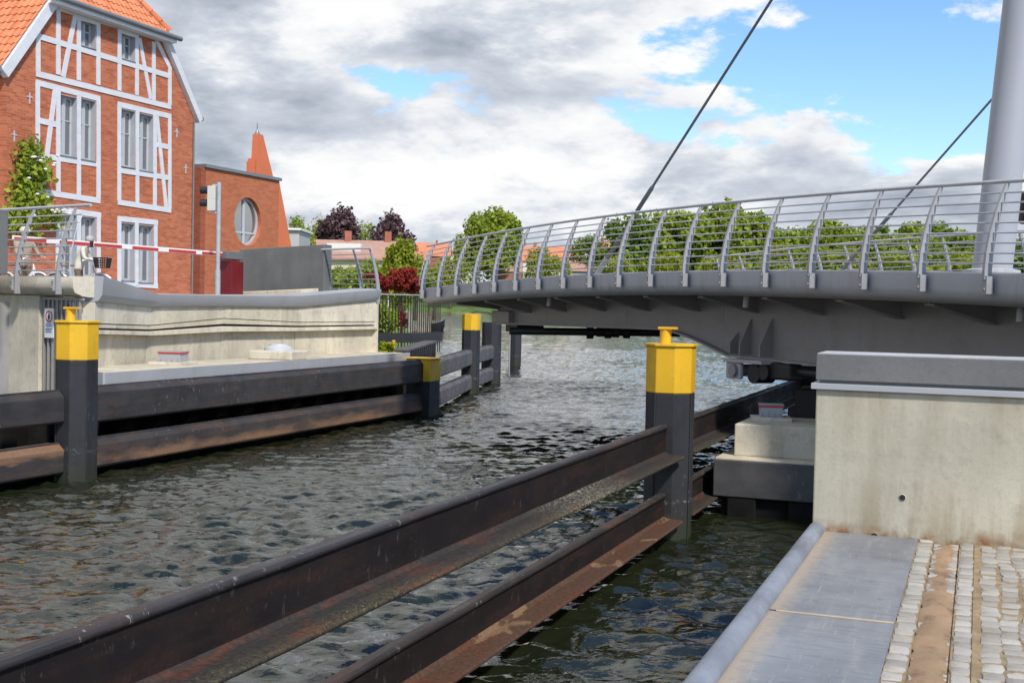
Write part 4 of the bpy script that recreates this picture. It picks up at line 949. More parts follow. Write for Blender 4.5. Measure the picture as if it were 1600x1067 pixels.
# ------------------------------------------------------------------ swing bridge
U = lz(0.44, -0.898); U.z = 0; U.normalize()          # from the tip towards the pivot
Wp = lz(0.898, 0.44); Wp.z = 0; Wp.normalize()        # across the deck, away from the viewer
TIP = lz(-2.1, 29.0)
def zc_(n): return 3.5 - 0.0024 * (n - 10) ** 2
def BP(n, p, dz=0.0): return TIP + U * n + Wp * p + Vector((0, 0, zc_(n) + dz))
NEND = 26.0; WID = 8.6
br = thing('swing_bridge', 'grey steel swing bridge with curved railing, leaning pylon and stay cables over the channel', 'bridge', tuple(BP(17.5, 3) * 1.0 - Vector((0, 0, 3.4))))
nn_ = [-0.35, -0.3, -0.15] + [i * 0.5 for i in range(0, 53)]
def fascia(side):
    secs = []
    for n_ in nn_:
        prof = [(0.34, -0.02), (0.03, 0.0), (0.0, -0.02), (0.0, -0.21), (0.025, -0.29), (0.09, -0.345), (0.19, -0.375), (0.34, -0.385)]
        if n_ < -0.1:       # tapering nose at the tip
            k = (-0.1 - n_) / 0.25; prof = [(a + 0.16 * k * k, b) for a, b in prof]
        secs.append([BP(n_, a if side > 0 else WID - a, b) for a, b in prof])
    return MB().sweep(secs).build('edge_beam', M['paint_grey'], br, smooth=35)
fascia(1); fascia(-1)
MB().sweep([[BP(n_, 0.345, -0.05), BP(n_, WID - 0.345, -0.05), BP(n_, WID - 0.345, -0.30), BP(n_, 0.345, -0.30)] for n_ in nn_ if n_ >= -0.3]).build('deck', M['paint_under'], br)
MB().sweep([[BP(-0.36, 0.4, -0.03), BP(-0.36, WID - 0.4, -0.03), BP(-0.30, WID - 0.4, -0.32), BP(-0.30, 0.4, -0.32)], [BP(-0.305, 0.4, -0.03), BP(-0.305, WID - 0.4, -0.03), BP(-0.302, WID - 0.4, -0.32), BP(-0.302, 0.4, -0.32)]]).build('tip_beam', M['paint_grey'], br)
GP = 1.45
def gbot(n_):
    if n_ < 1.2: return 2.76
    if n_ < 8.2: return 2.47 + 0.008 * n_
    if n_ < 10.2:
        k = (n_ - 8.2) / 2.0; return 2.536 - 0.386 * k ** 1.45
    return 2.15 - 0.018 * min(n_ - 10.2, 2.5)
gn = [1.0, 1.2, 1.5] + [2 + 0.25 * i for i in range(97)]
def girder(p):
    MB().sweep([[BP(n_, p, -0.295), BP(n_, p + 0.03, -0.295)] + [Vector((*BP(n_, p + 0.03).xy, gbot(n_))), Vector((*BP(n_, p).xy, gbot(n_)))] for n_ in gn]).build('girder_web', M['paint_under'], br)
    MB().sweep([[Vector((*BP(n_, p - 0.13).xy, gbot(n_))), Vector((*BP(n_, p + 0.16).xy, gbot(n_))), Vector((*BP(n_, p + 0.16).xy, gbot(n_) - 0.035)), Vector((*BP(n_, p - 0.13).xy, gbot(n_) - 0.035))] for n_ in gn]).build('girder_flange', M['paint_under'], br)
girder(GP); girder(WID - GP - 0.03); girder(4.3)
for k in range(15):
    n_ = 1.07 + 1.63 * k
    for a, b in ((0.35, GP - 0.002), (WID - 0.35, WID - GP + 0.002)):
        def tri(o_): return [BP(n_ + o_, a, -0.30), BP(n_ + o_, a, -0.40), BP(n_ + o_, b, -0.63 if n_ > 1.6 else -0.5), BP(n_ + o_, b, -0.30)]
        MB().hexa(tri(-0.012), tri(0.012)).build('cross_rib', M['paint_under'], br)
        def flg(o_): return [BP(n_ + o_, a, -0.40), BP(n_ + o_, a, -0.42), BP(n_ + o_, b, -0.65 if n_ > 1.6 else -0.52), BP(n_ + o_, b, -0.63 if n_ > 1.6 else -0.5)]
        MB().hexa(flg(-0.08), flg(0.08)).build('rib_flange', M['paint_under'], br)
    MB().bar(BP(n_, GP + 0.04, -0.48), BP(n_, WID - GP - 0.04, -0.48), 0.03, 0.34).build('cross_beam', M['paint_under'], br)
for n_ in (3.5, 6.8, 9.95, 13.3, 16.6, 19.8):      # weld seams on the near web
    MB().hexa([BP(n_ - 0.012, GP - 0.004, -0.31), BP(n_ + 0.012, GP - 0.004, -0.31), Vector((*BP(n_ + 0.012, GP - 0.004).xy, gbot(n_) + 0.01)), Vector((*BP(n_ - 0.012, GP - 0.004).xy, gbot(n_) + 0.01))], [BP(n_ - 0.012, GP + 0.01, -0.31), BP(n_ + 0.012, GP + 0.01, -0.31), Vector((*BP(n_ + 0.012, GP + 0.01).xy, gbot(n_) + 0.01)), Vector((*BP(n_ - 0.012, GP + 0.01).xy, gbot(n_) + 0.01))]).build('weld_seam', M['paint_post'], br)
for n_ in (5.2, 11.7, 16.9):                          # drain spouts under the deck edge
    MB().tube([BP(n_, 0.62, -0.30), BP(n_, 0.60, -0.56)], 0.045, 10).build('drain_spout', M['paint_grey'], br, smooth=40)
# near railing
pth = []
for k in range(26):
    b = BP(k, -0.055, 0.02); rail_post(br, b, Wp, U, scale=0.875)
pth = [BP(-0.25 + 0.25 * i, -0.055, 0.02) for i in range(104)]
def brails(path, inw):
    for h in RAILH: MB().tube([p + inw * rail_off(h) * 0.875 + Vector((0, 0, h * 0.875)) for p in path[::2]], 0.0115, 6).build('rail', M['rail_steel'], br, smooth=60)
    hp = [p + inw * 0.29 + Vector((0, 0, 1.015)) for p in path[::2]]
    MB().tube([hp[0] - U * 0.25] + hp, 0.024, 8).build('handrail', M['paint_grey'], br, smooth=60)
brails(pth, Wp)
ep = BP(-0.25, -0.055, 0.02)
MB().tube([ep + Wp * rail_off(h) * 0.875 + Vector((0, 0, h * 0.875)) for h in (0.06, 0.3, 0.55, 0.8, 1.02)], 0.014, 6).build('end_stile', M['rail_steel'], br, smooth=60)
pthf = [BP(-0.25 + 0.25 * i, WID + 0.055, 0.02) for i in range(104)]
for k in range(26): rail_post(br, BP(k, WID + 0.055, 0.02), -Wp, U, foot=False, scale=0.875)
brails(pthf, -Wp)
# pylons and stays
RT = Vector((rt0.x, rt0.y, 0)).normalized()
def pylon(n_, p, h):
    b = BP(n_, p, -0.1); tdir = RT * 0.082 + Vector((0, 0, 1))
    top = b + tdir * h
    MB().tube([b, b + tdir * h * 0.35, b + tdir * h * 0.7, top, top + tdir * 0.15], [0.235, 0.232, 0.225, 0.21, 0.10], 32).build('pylon', M['paint_pylon'], br, smooth=45)
    MB().lathe(BP(n_, p, 0.0), [(0.34, -0.04), (0.34, 0.04), (0.25, 0.06)], 24).build('pylon_base', M['paint_grey'], br, smooth=35)
    return top
tA = pylon(16.0, 1.1, 9.6)
tB = pylon(16.0, WID - 1.1, 9.6)
def stay(n_, p, top):
    a = BP(n_, p, -0.02); d = (top - a).normalized()
    ct = MB().tube([a, a + d * 0.55], 0.055, 12).build('stay_anchor', M['paint_grey'], br, smooth=40)
    MB().tube([a + d * 0.55, a + d * 0.62, a + d * 1.1, a + d * 1.2], [0.05, 0.038, 0.038, 0.026], 12).build('stay_socket', M['cable'], br, smooth=40)
    MB().tube([a + d * 1.2, a + d * 1.75], 0.026, 10).build('stay_cable', M['cable'], br, smooth=40)
    MB().tube([a + d * 1.75, a + d * 1.82, a + d * 2.35, a + d * 2.45], [0.026, 0.042, 0.042, 0.024], 12).build('turnbuckle', M['cable'], br, smooth=40)
    MB().tube([a + d * 2.45, a + d * ((top - a).length * 0.5), top], 0.024, 10).build('stay_cable', M['cable'], br, smooth=40)
stay(6.5, 0.9, tA - (tA - BP(16.0, 1.1)).normalized() * 0.3)
stay(5.6, WID - 1.2, tB - (tB - BP(16.0, WID - 1.1)).normalized() * 0.3)
# gusset fins and locking gear under the haunch
for n_, w_, h_ in ((10.40, 0.16, 0.36), (10.75, 0.22, 0.60), (11.30, 0.24, 0.62)):
    z0 = gbot(n_) + 0.02
    f_ = lambda o_, p_, z: Vector((*BP(n_ + o_, p_).xy, z))
    MB().hexa([f_(-0.012, GP - 0.015, z0), f_(-0.012, GP - 0.015 - w_, z0), f_(-0.012, GP - 0.015 - w_, z0 + 0.18), f_(-0.012, GP - 0.015, z0 + h_)], [f_(0.012, GP - 0.015, z0), f_(0.012, GP - 0.015 - w_, z0), f_(0.012, GP - 0.015 - w_, z0 + 0.18), f_(0.012, GP - 0.015, z0 + h_)]).build('gusset_fin', M['paint_under'], br)
def G(n_, p_, z): return Vector((*BP(n_ - 1.75, p_ + 0.45).xy, z))
zb0 = gbot(11.0) - 0.035
MB().obox(G(12.75, 0.85, zb0 - 0.03), U * 0.5, Wp * 0.22, Vector((0, 0, 0.03))).build('lock_plate', M['paint_grey'], br, bevel=0.006)
MB().obox(G(12.45, 0.72, zb0 - 0.19), U * 0.20, Wp * 0.04, Vector((0, 0, 0.14))).build('lock_bracket', M['paint_grey'], br, bevel=0.03)
MB().tube([G(12.5, 0.62, zb0 - 0.19), G(12.5, 1.1, zb0 - 0.19)], 0.10, 16).build('lock_pin', M['paint_under'], br, smooth=40)
MB().tube([G(12.9, 0.75, zb0 - 0.22), G(12.9, 1.1, zb0 - 0.22)], 0.16, 16).build('lock_roller', M['black_steel'], br, smooth=40)
MB().tube([G(13.15, 0.75, zb0 - 0.18), G(13.15, 1.1, zb0 - 0.18)], 0.13, 16).build('lock_roller', M['black_steel'], br, smooth=40)
MB().obox(G(13.4, 0.95, zb0 - 0.16), U * 0.32, Wp * 0.14, Vector((0, 0, 0.13))).build('actuator_body', M['black_steel'], br, bevel=0.04)
MB().tube([G(13.6, 1.0, zb0 - 0.15), G(19.0, 1.6, zb0 - 0.20)], 0.075, 16).build('actuator_rod', M['black_steel'], br, smooth=40)
# lower shaft with rollers seen beyond the near girder
def S(px, py): return onr(px, py, 27.0)
p0, p1 = S(796, 517), S(1062, 520.5)
MB().tube([p0, p1], 0.085, 14).build('drive_shaft', M['black_steel'], br, smooth=40)
for px, r_ in ((922, 0.15), (937, 0.10), (950, 0.14), (962, 0.12), (979, 0.14)):
    p = S(px, 519); d = (p1 - p0).normalized()
    MB().tube([p - d * 0.08, p - d * 0.07, p + d * 0.07, p + d * 0.08], [r_ * 0.8, r_, r_, r_ * 0.8], 16).build('shaft_coupling', M['black_steel'], br, smooth=30)
for px in (940, 958):
    p = S(px, 512); MB().obox(p, RT * 0.05, Vector((0, 0.05, 0)), Vector((0, 0, 0.2))).build('shaft_hanger', M['black_steel'], br)
# stub axle between deck tip and pile
MB().obox(G(3.2, 1.1, 2.62), U * 0.45, Wp * 0.25, Vector((0, 0, 0.14))).build('tip_bearing', M['paint_under'], br, bevel=0.02)
MB().obox(G(3.6, 1.3, 2.38), U * 0.30, Wp * 0.35, Vector((0, 0, 0.10))).build('tip_bearing', M['black_steel'], br, bevel=0.02)
# signal lamp on the bridge at the right edge
sl = onr(1604, 325, 15.8)
sig = thing('bridge_signal', 'black navigation signal lamp cut off by the right edge beyond the railing', 'signal lamp', tuple(Vector((sl.x, sl.y, 3.38))))
MB().tube([(sl.x + 0.12, sl.y + 0.05, 3.38), (sl.x + 0.12, sl.y + 0.05, sl.z + 0.3)], 0.04, 10).build('pole', M['paint_grey'], sig, smooth=40)
MB().obox(sl + RT * 0.02, RT * 0.11, Vector((-RT.y, RT.x, 0)) * 0.1, Vector((0, 0, 0.21))).build('housing', M['black_ink'], sig, bevel=0.05)
fdir = -Vector((fw.x, fw.y, 0)).normalized()
for dz in (-0.09, 0.09): MB().tube([sl + fdir * 0.09 + Vector((0, 0, dz)), sl + fdir * 0.22 + Vector((0, 0, dz - 0.01))], 0.075, 16).build('visor', M['black_ink'], sig, smooth=40)

# ------------------------------------------------------------------ half-timbered house
XH = -26.0
hA, hB = onx(8, 97, XH), onx(303, 178, XH)
yN, yF = hA.y, hB.y; zE = (hA.z + hB.z) / 2 - 0.05; yC = (yN + yF) / 2
hh1, hh2 = onx(80, 3, XH), onx(254, 55, XH)
zHip = (hh1.z + hh2.z) / 2; slope = (zHip - zE) / (((hh1.y - yN) + (yF - hh2.y)) / 2); zRidge = zE + slope * (yC - yN)
dHip = (zHip - zE) / slope
HB = STZ - 0.4; DEPTH = 14.0
hs = thing('half_timbered_house', 'red brick house with white half-timber frame, orange tiled half-hip roof on the left bank', 'house', (XH - 5, yC, STZ))
outl = [(yN, HB), (yF, HB), (yF, zE), (yF - dHip, zHip), (yN + dHip, zHip), (yN, zE)]
TH = 0.45
mb = MB(); mb.hexa([(XH - TH, y, z) for y, z in outl], [(XH, y, z) for y, z in outl]); wall = mb.build('front_wall', M['brick_house'], hs)
def PX2(px, py): p = onx(px, py, XH); return p.y, p.z
wins = []        # (y0,y1,z0,z1, storey)
def win(x0, x1, yt, yb):
    # top-left and bottom-right pixels of the opening
    xm = (x0 + x1) / 2
    a = onx(xm, yt, XH); b = onx(xm, yb, XH); y0 = onx(x0, yt, XH).y; y1 = onx(x1, yt, XH).y
    wins.append((y0, y1, b.z, a.z))
win(126, 149.5, 32, 76); win(189.5, 211, 54, 96)
win(93, 120, 150, 246); win(126, 149.5, 156, 252); win(189, 211.5, 172, 263); win(217, 239.5, 179, 269)
win(93, 120, 335, 441); win(126, 149.6, 339, 442); win(188.5, 210.5, 349, 440); win(215.5, 239.5, 352, 443)
ct = MB()
for y0, y1, z0, z1 in wins: ct.box(XH - 0.6, XH + 0.2, y0, y1, z0, z1)
cutter_apply(wall, ct.build('cut', M['reveal'], local=False, origin=(0, 0, 0)))
for i, (y0, y1, z0, z1) in enumerate(wins):
    xr = XH - 0.17; fwid = 0.055
    w = MB()
    w.box(xr - 0.06, xr, y0, y0 + fwid, z0, z1); w.box(xr - 0.06, xr, y1 - fwid, y1, z0, z1)
    w.box(xr - 0.06, xr, y0 + fwid, y1 - fwid, z0, z0 + fwid); w.box(xr - 0.06, xr, y0 + fwid, y1 - fwid, z1 - fwid, z1)
    wf = w.build('window', M['winframe'], hs, bevel=0.006)
    ym = (y0 + y1) / 2
    MB().box(xr - 0.05, xr + 0.012, ym - 0.035, ym + 0.035, z0 + fwid, z1 - fwid).build('mullion', M['winframe'], wf)
    for s0, s1 in ((y0 + fwid, ym - 0.035), (ym + 0.035, y1 - fwid)):
        q = MB(); q.box(xr - 0.045, xr - 0.004, s0, s0 + 0.035, z0 + fwid, z1 - fwid); q.box(xr - 0.045, xr - 0.004, s1 - 0.035, s1, z0 + fwid, z1 - fwid); q.box(xr - 0.045, xr - 0.004, s0 + 0.035, s1 - 0.035, z0 + fwid, z0 + fwid + 0.05); q.box(xr - 0.045, xr - 0.004, s0 + 0.035, s1 - 0.035, z1 - fwid - 0.04, z1 - fwid)
        q.build('sash', M['winframe'], wf)
        MB().box(xr - 0.03, xr - 0.024, s0 + 0.03, s1 - 0.03, z0 + 0.1, z1 - 0.09).build('pane', M['glass'], wf)
    zm = z0 + (z1 - z0) * 0.60
    MB().box(xr - 0.04, xr + 0.006, y0 + fwid, y1 - fwid, zm - 0.018, zm + 0.018).build('glazing_bar', M['winframe'], wf)
    MB().box(xr, XH + 0.05, y0 + 0.005, y1 - 0.005, z0 + 0.001, z0 + 0.03).build('sill', M['zinc'], wf)
    rv = MB(); th = 0.02
    rv.box(xr, XH + 0.012, y1 - th, y1 - 0.001, z0 + 0.03, z1 - 0.001); rv.box(xr, XH + 0.012, y0 + 0.001, y0 + th, z0 + 0.03, z1 - 0.001); rv.box(xr, XH + 0.012, y0 + th, y1 - th, z1 - th, z1 - 0.001)
    rv.build('reveal', M['reveal'], wf)
# dark room behind so that panes do not look through the house
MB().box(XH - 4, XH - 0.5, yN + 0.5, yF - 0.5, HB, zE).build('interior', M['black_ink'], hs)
tg_ = random.Random(5)
def timber(a, b, w=0.17, pro=0.022):
    (y0, z0), (y1, z1) = PX2(*a), PX2(*b)
    p = Vector((XH, y0, z0)); q = Vector((XH, y1, z1)); d = (q - p).normalized(); s_ = Vector((0, -d.z, d.y)) * (w / 2)
    pr = pro + tg_.uniform(0, 0.010)
    MB().hexa([v + Vector((-0.02, 0, 0)) for v in (p - s_, q - s_, q + s_, p + s_)], [v + Vector((pr, 0, 0)) for v in (p - s_, q - s_, q + s_, p + s_)]).build('timber', M['timber'], hs)
T = timber
# gable storey
T((56, 115.5), (266.5, 167.5)); T((59, 41), (59, 113)); T((60.5, 57.5), (265, 119.5))
T((90.5, 16), (90.5, 117)); T((122.6, 27), (122.6, 126)); T((153, 35), (153, 133)); T((186.3, 46), (186.3, 142)); T((213.5, 54), (213.5, 149)); T((239.7, 66), (239.7, 157)); T((264.8, 107), (264.8, 164))
T((117, 24), (98, 121)); T((217.5, 60), (235, 155)); T((82, 9), (246, 60), 0.20)
T((243, 61), (266, 109)); T((122.6, 27.8), (150, 36), 0.14); T((186, 48), (214, 57), 0.14)
# middle storey, left and right group
T((55.5, 129), (156, 155)); T((58.5, 131), (58.5, 296)); T((57, 298.5), (156, 314)); T((153.3, 156), (153.3, 311)); T((90.5, 139), (90.5, 300)); T((122.8, 147), (122.8, 306))
T((60, 188.5), (88, 195)); T((60, 243), (152, 257)); T((85.5, 141), (66, 296))
T((183.5, 163), (267, 182.5)); T((186, 165), (186, 314)); T((184, 316), (266.5, 329)); T((264.8, 184), (264.8, 326)); T((214.2, 172), (214.2, 319)); T((241.4, 178), (241.4, 323))
T((187, 266.5), (263.5, 278)); T((243, 226), (263.5, 230)); T((244.5, 182), (259, 324))
# ground floor window surrounds
T((88, 327), (157, 336.5)); T((153.6, 336), (153.6, 446)); T((122.8, 333), (122.8, 446)); T((90, 330), (90, 446)); T((183.5, 341.5), (246, 348)); T((185.8, 343), (185.8, 446)); T((213, 346), (213, 446)); T((242.8, 348), (242.8, 446)); T((184, 443), (246, 447))
# side wall, back
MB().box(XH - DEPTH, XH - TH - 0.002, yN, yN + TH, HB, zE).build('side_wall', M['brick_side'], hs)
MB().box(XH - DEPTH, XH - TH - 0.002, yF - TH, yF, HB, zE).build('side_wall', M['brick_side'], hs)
MB().hexa([(XH - DEPTH, y, z) for y, z in ((yN, HB), (yF, HB), (yF, zE), (yC, zRidge), (yN, zE))], [(XH - DEPTH - TH, y, z) for y, z in ((yN, HB), (yF, HB), (yF, zE), (yC, zRidge), (yN, zE))]).build('rear_wall', M['brick_house'], hs)
# bargeboards
def barge(y0, z0, y1, z1, w=0.34):
    p, q = Vector((XH + 0.10, y0, z0)), Vector((XH + 0.10, y1, z1)); d = (q - p).normalized(); s_ = Vector((0, -d.z, d.y)); s_ = s_ if s_.z < 0 else -s_
    v = [p, q, q + s_ * w, p + s_ * w]
    MB().hexa([a + Vector((-0.12, 0, 0)) for a in v], [a + Vector((0.08, 0, 0)) for a in v]).build('bargeboard', M['timber'], hs, bevel=0.01)
ov = 0.30
barge(yN - ov, zE - ov * slope + 0.22, yN + dHip + 0.05, zHip + 0.27, 0.32); barge(yF + ov, zE - ov * slope + 0.22, yF - dHip - 0.05, zHip + 0.27, 0.24)
# roof: decks + pantiles
def roof_plane(o, u, v, poly, tw=0.235, tl=0.34):
    """o origin at eave, u along the eave, v up the slope; poly in (u,v)"""
    nrm = u.cross(v).normalized()
    if nrm.z < 0: nrm = -nrm
    dk = MB(); dk.hexa([o + u * a + v * b - nrm * 0.10 for a, b in poly], [o + u * a + v * b - nrm * 0.02 for a, b in poly]); dk.build('roof_deck', M['timber'], hs)
    def inside(a, b):
        c = False; n = len(poly)
        for i in range(n):
            (x1, y1), (x2, y2) = poly[i], poly[(i + 1) % n]
            if (y1 > b) != (y2 > b) and a < (x2 - x1) * (b - y1) / (y2 - y1) + x1: c = not c
        return c
    us = [p[0] for p in poly]; vs2 = [p[1] for p in poly]; mb = MB(); j = 0
    prof = [(0.0, 0.012), (0.12, 0.045), (0.28, 0.050), (0.45, 0.022), (0.7, 0.004), (1.02, 0.012)]
    b = min(vs2)
    while b < max(vs2):
        a = min(us)
        while a < max(us):
            if inside(a + tw / 2, b + tl / 2):
                lo = [o + u * (a + s_ * tw) + v * (b - 0.03) + nrm * (h + 0.028) for s_, h in prof]; hi = [o + u * (a + s_ * tw) + v * (b + tl) + nrm * h for s_, h in prof]
                lo2 = [p - nrm * 0.02 for p in lo]
                n = len(prof); mb.add(lo2 + lo + hi, [[i, i + 1, n + i + 1, n + i] for i in range(n - 1)] + [[n + i, n + i + 1, 2 * n + i + 1, 2 * n + i] for i in range(n - 1)])
            a += tw
        b += tl
    stuff(mb.build('pantiles', M['pantile'], hs, smooth=50, fix=False))
up_n = Vector((0, 1, slope)).normalized(); sl_len = (yC - yN + ov) * math.sqrt(1 + slope ** 2); hipx = (zRidge - zHip) / 1.35
Lr = DEPTH + 0.2
eN = Vector((XH + 0.12, yN - ov, zE - ov * slope + 0.25)); vh = (dHip + ov) * math.sqrt(1 + slope ** 2)
roof_plane(eN, Vector((-1, 0, 0)), up_n, [(0, 0), (Lr, 0), (Lr, sl_len), (hipx, sl_len), (0.0, vh)])
eF = Vector((XH + 0.12, yF + ov, zE - ov * slope + 0.25))
roof_plane(eF, Vector((-1, 0, 0)), Vector((0, -1, slope)).normalized(), [(0, 0), (Lr, 0), (Lr, sl_len), (hipx, sl_len), (0.0, vh)])
zHe = eN.z + (dHip + ov) * slope; wH = yF - yN - 2 * dHip; hv = Vector((-hipx, 0, zRidge + 0.25 - zHe)); hl = hv.length; hv.normalize()
oh = 0.28
roof_plane(Vector((XH + 0.12, yN + dHip, zHe)) - hv * oh, Vector((0, 1, 0)), hv, [(-oh * 0.5, 0), (wH + oh * 0.5, 0), (wH / 2 + 0.05, hl + oh), (wH / 2 - 0.05, hl + oh)])
for s_ in (-1, 1):
    p = Vector((XH + 0.2, yC + s_ * (wH / 2 + 0.1), zHe - 0.05)); q = Vector((XH + 0.12 - hipx, yC, zRidge + 0.33)); mb = MB(); n = 12
    for k in range(n):
        a = p.lerp(q, k / n); b = p.lerp(q, (k + 1.12) / n); mb.tube([a, b], [0.125, 0.10], 8)
    stuff(mb.build('hip_tiles', M['pantile'], hs, smooth=50))
gp, gq = Vector((XH + 0.42, yN + dHip - 0.45, zHe - oh * hv.z - 0.03)), Vector((XH + 0.42, yF - dHip + 0.45, zHe - oh * hv.z - 0.03))
MB().tube([gp, gq], 0.085, 10).build('gutter', M['zinc'], hs, smooth=40)
MB().bar(gp + Vector((-0.2, 0.2, -0.13)), gq + Vector((-0.2, -0.2, -0.13)), 0.35, 0.10).build('eaves_board', M['timber'], hs)
MB().tube([eF + Vector((0.05, -0.02, -0.02)), eF + Vector((-Lr, -0.02, -0.02))], 0.08, 10).build('gutter', M['zinc'], hs, smooth=40)
MB().tube([eN + Vector((0.05, 0.02, -0.06)), eN + Vector((-Lr, 0.02, -0.06))], 0.08, 10).build('gutter', M['zinc'], hs, smooth=40)
MB().tube([(XH + 0.06, yF - 0.06, HB), (XH + 0.06, yF - 0.06, zE - 0.25)], 0.032, 8).build('downpipe', M['zinc'], hs, smooth=40)
# wall anchors
for px, py in ((46, 154), (22, 213), (276, 208), (290, 264)):
    y, z = PX2(px, py); mb = MB(); mb.box(XH, XH + 0.02, y - 0.02, y + 0.02, z - 0.16, z + 0.16); mb.box(XH + 0.001, XH + 0.022, y - 0.10, y + 0.10, z + 0.02, z + 0.06); mb.build('wall_anchor', M['winframe'], hs)

# ------------------------------------------------------------------ brick building with round window
XM = -26.4
ml = thing('round_window_building', 'modern red brick building with large round window and sloping buttress beside the half-timbered house', 'building', (XM - 3, 40.5, STZ))
c0, c1 = onx(322, 262, XM), onx(436, 283, XM)
cb0, cb1 = onx(455, 384, XM), onx(460, 460, XM)
zt0 = (c0.z + c1.z) / 2
wpoly = [(c0.y, HB), (c1.y, HB), (c1.y, c1.z), (c0.y, c0.z)]
mb = MB(); mb.hexa([(XM - 0.5, y, z) for y, z in wpoly], [(XM, y, z) for y, z in wpoly]); mw = mb.build('front_wall', M['brick_mill'], ml)
wc = onx(387.5, 346.5, XM); wr = (onx(388, 309, XM).z - onx(388, 384, XM).z) / 2
cm = MB(); cm.tube([(XM - 0.8, wc.y, wc.z), (XM + 0.3, wc.y, wc.z)], wr, 48); cutter_apply(mw, cm.build('cut', M['reveal'], origin=(0, 0, 0)))
def annulus(mb, x0, x1, r0, r1, n=48):
    for k in range(n):
        a, b = 2 * math.pi * k / n, 2 * math.pi * (k + 1) / n
        f_ = lambda x, r_, t: (x, wc.y + r_ * math.cos(t), wc.z + r_ * math.sin(t))
        mb.hexa([f_(x0, r0, a), f_(x0, r1, a), f_(x0, r1, b), f_(x0, r0, b)], [f_(x1, r0, a), f_(x1, r1, a), f_(x1, r1, b), f_(x1, r0, b)])
    return mb
rw = annulus(MB(), XM - 0.24, XM - 0.16, wr - 0.10, wr + 0.02).build('round_window', M['winframe'], ml)
MB().tube([(XM - 0.205, wc.y, wc.z), (XM - 0.20, wc.y, wc.z)], wr - 0.05, 48).build('pane', M['glass'], rw)
MB().box(XM - 0.23, XM - 0.15, wc.y - 0.10, wc.y + 0.0, wc.z - wr * 0.93, wc.z + wr * 0.93).build('mullion', M['steel_light'], rw)
MB().box(XM - 0.23, XM - 0.152, wc.y - wr * 0.88, wc.y + wr * 0.88, wc.z - wr * 0.50, wc.z - wr * 0.43).build('transom', M['steel_light'], rw)
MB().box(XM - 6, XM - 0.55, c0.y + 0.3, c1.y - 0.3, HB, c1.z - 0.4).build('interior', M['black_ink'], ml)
MB().hexa([(XM - 5.5, c0.y - 0.1, c0.z), (XM + 0.08, c0.y - 0.1, c0.z), (XM + 0.08, c1.y + 0.1, c1.z), (XM - 5.5, c1.y + 0.1, c1.z)], [(XM - 5.5, c0.y - 0.1, c0.z + 0.12), (XM + 0.08, c0.y - 0.1, c0.z + 0.12), (XM + 0.08, c1.y + 0.1, c1.z + 0.12), (XM - 5.5, c1.y + 0.1, c1.z + 0.12)]).build('coping', M['zinc'], ml)
bw = [(c1.y + 0.002, HB), (cb1.y, HB), (cb0.y, cb0.z), (c1.y + 0.002, c1.z)]
MB().hexa([(XM - 5.0, y, z) for y, z in bw], [(XM + 0.004, y, z) for y, z in bw]).build('buttress', M['terracotta'], ml)
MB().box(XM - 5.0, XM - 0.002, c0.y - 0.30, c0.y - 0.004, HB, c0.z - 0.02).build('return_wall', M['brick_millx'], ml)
o0, o1 = onx(299, 270, XM - 0.9), onx(326, 277, XM - 0.9)
MB().box(XM - 3.5, XM - 0.9, o0.y - 0.5, o1.y + 0.3, HB, onx(310, 272, XM - 0.9).z).build('orange_link', M['orange_render'], ml)
MB().box(XM - 3.6, XM - 0.8, o0.y - 0.5, o1.y + 0.2, onx(310, 272, XM - 0.9).z, onx(310, 272, XM - 0.9).z + 0.12).build('link_coping', M['zinc'], ml)
# pointed brick pier behind
XS = -33.0
s0, s1, s2 = onx(400, 275, XS), onx(429, 285, XS), onx(406, 210, XS)
tw_ = thing('brick_spire', 'slim pointed red brick spire rising behind the round window building', 'tower', (XS, s0.y, STZ))
sp1 = [(s0.y, HB), (s1.y + 1.2, HB), (s1.y, s1.z), (onx(411, 212, XS).y, s2.z), (onx(403, 212, XS).y, s2.z), (onx(401, 245, XS).y, onx(401, 245, XS).z)]
MB().hexa([(XS - 0.30, y, z) for y, z in sp1], [(XS, y, z) for y, z in sp1]).build('spire_wall', M['terracotta'], tw_)
p = onx(406, 210, XS); MB().lathe((XS - 0.15, p.y, p.z), [(0.16, 0), (0.10, 0.1), (0.03, 0.25), (0.02, 0.55)], 10).build('finial', M['zinc'], tw_)
p = onx(397, 248, XS); MB().box(XS - 0.28, XS - 0.02, p.y - 0.10, p.y + 0.10, HB, p.z).build('pinnacle', M['terracotta'], tw_); p = onx(394, 252, XS); MB().box(XS - 0.28, XS - 0.02, p.y - 0.06, p.y + 0.06, HB, p.z).build('pinnacle', M['terracotta'], tw_)

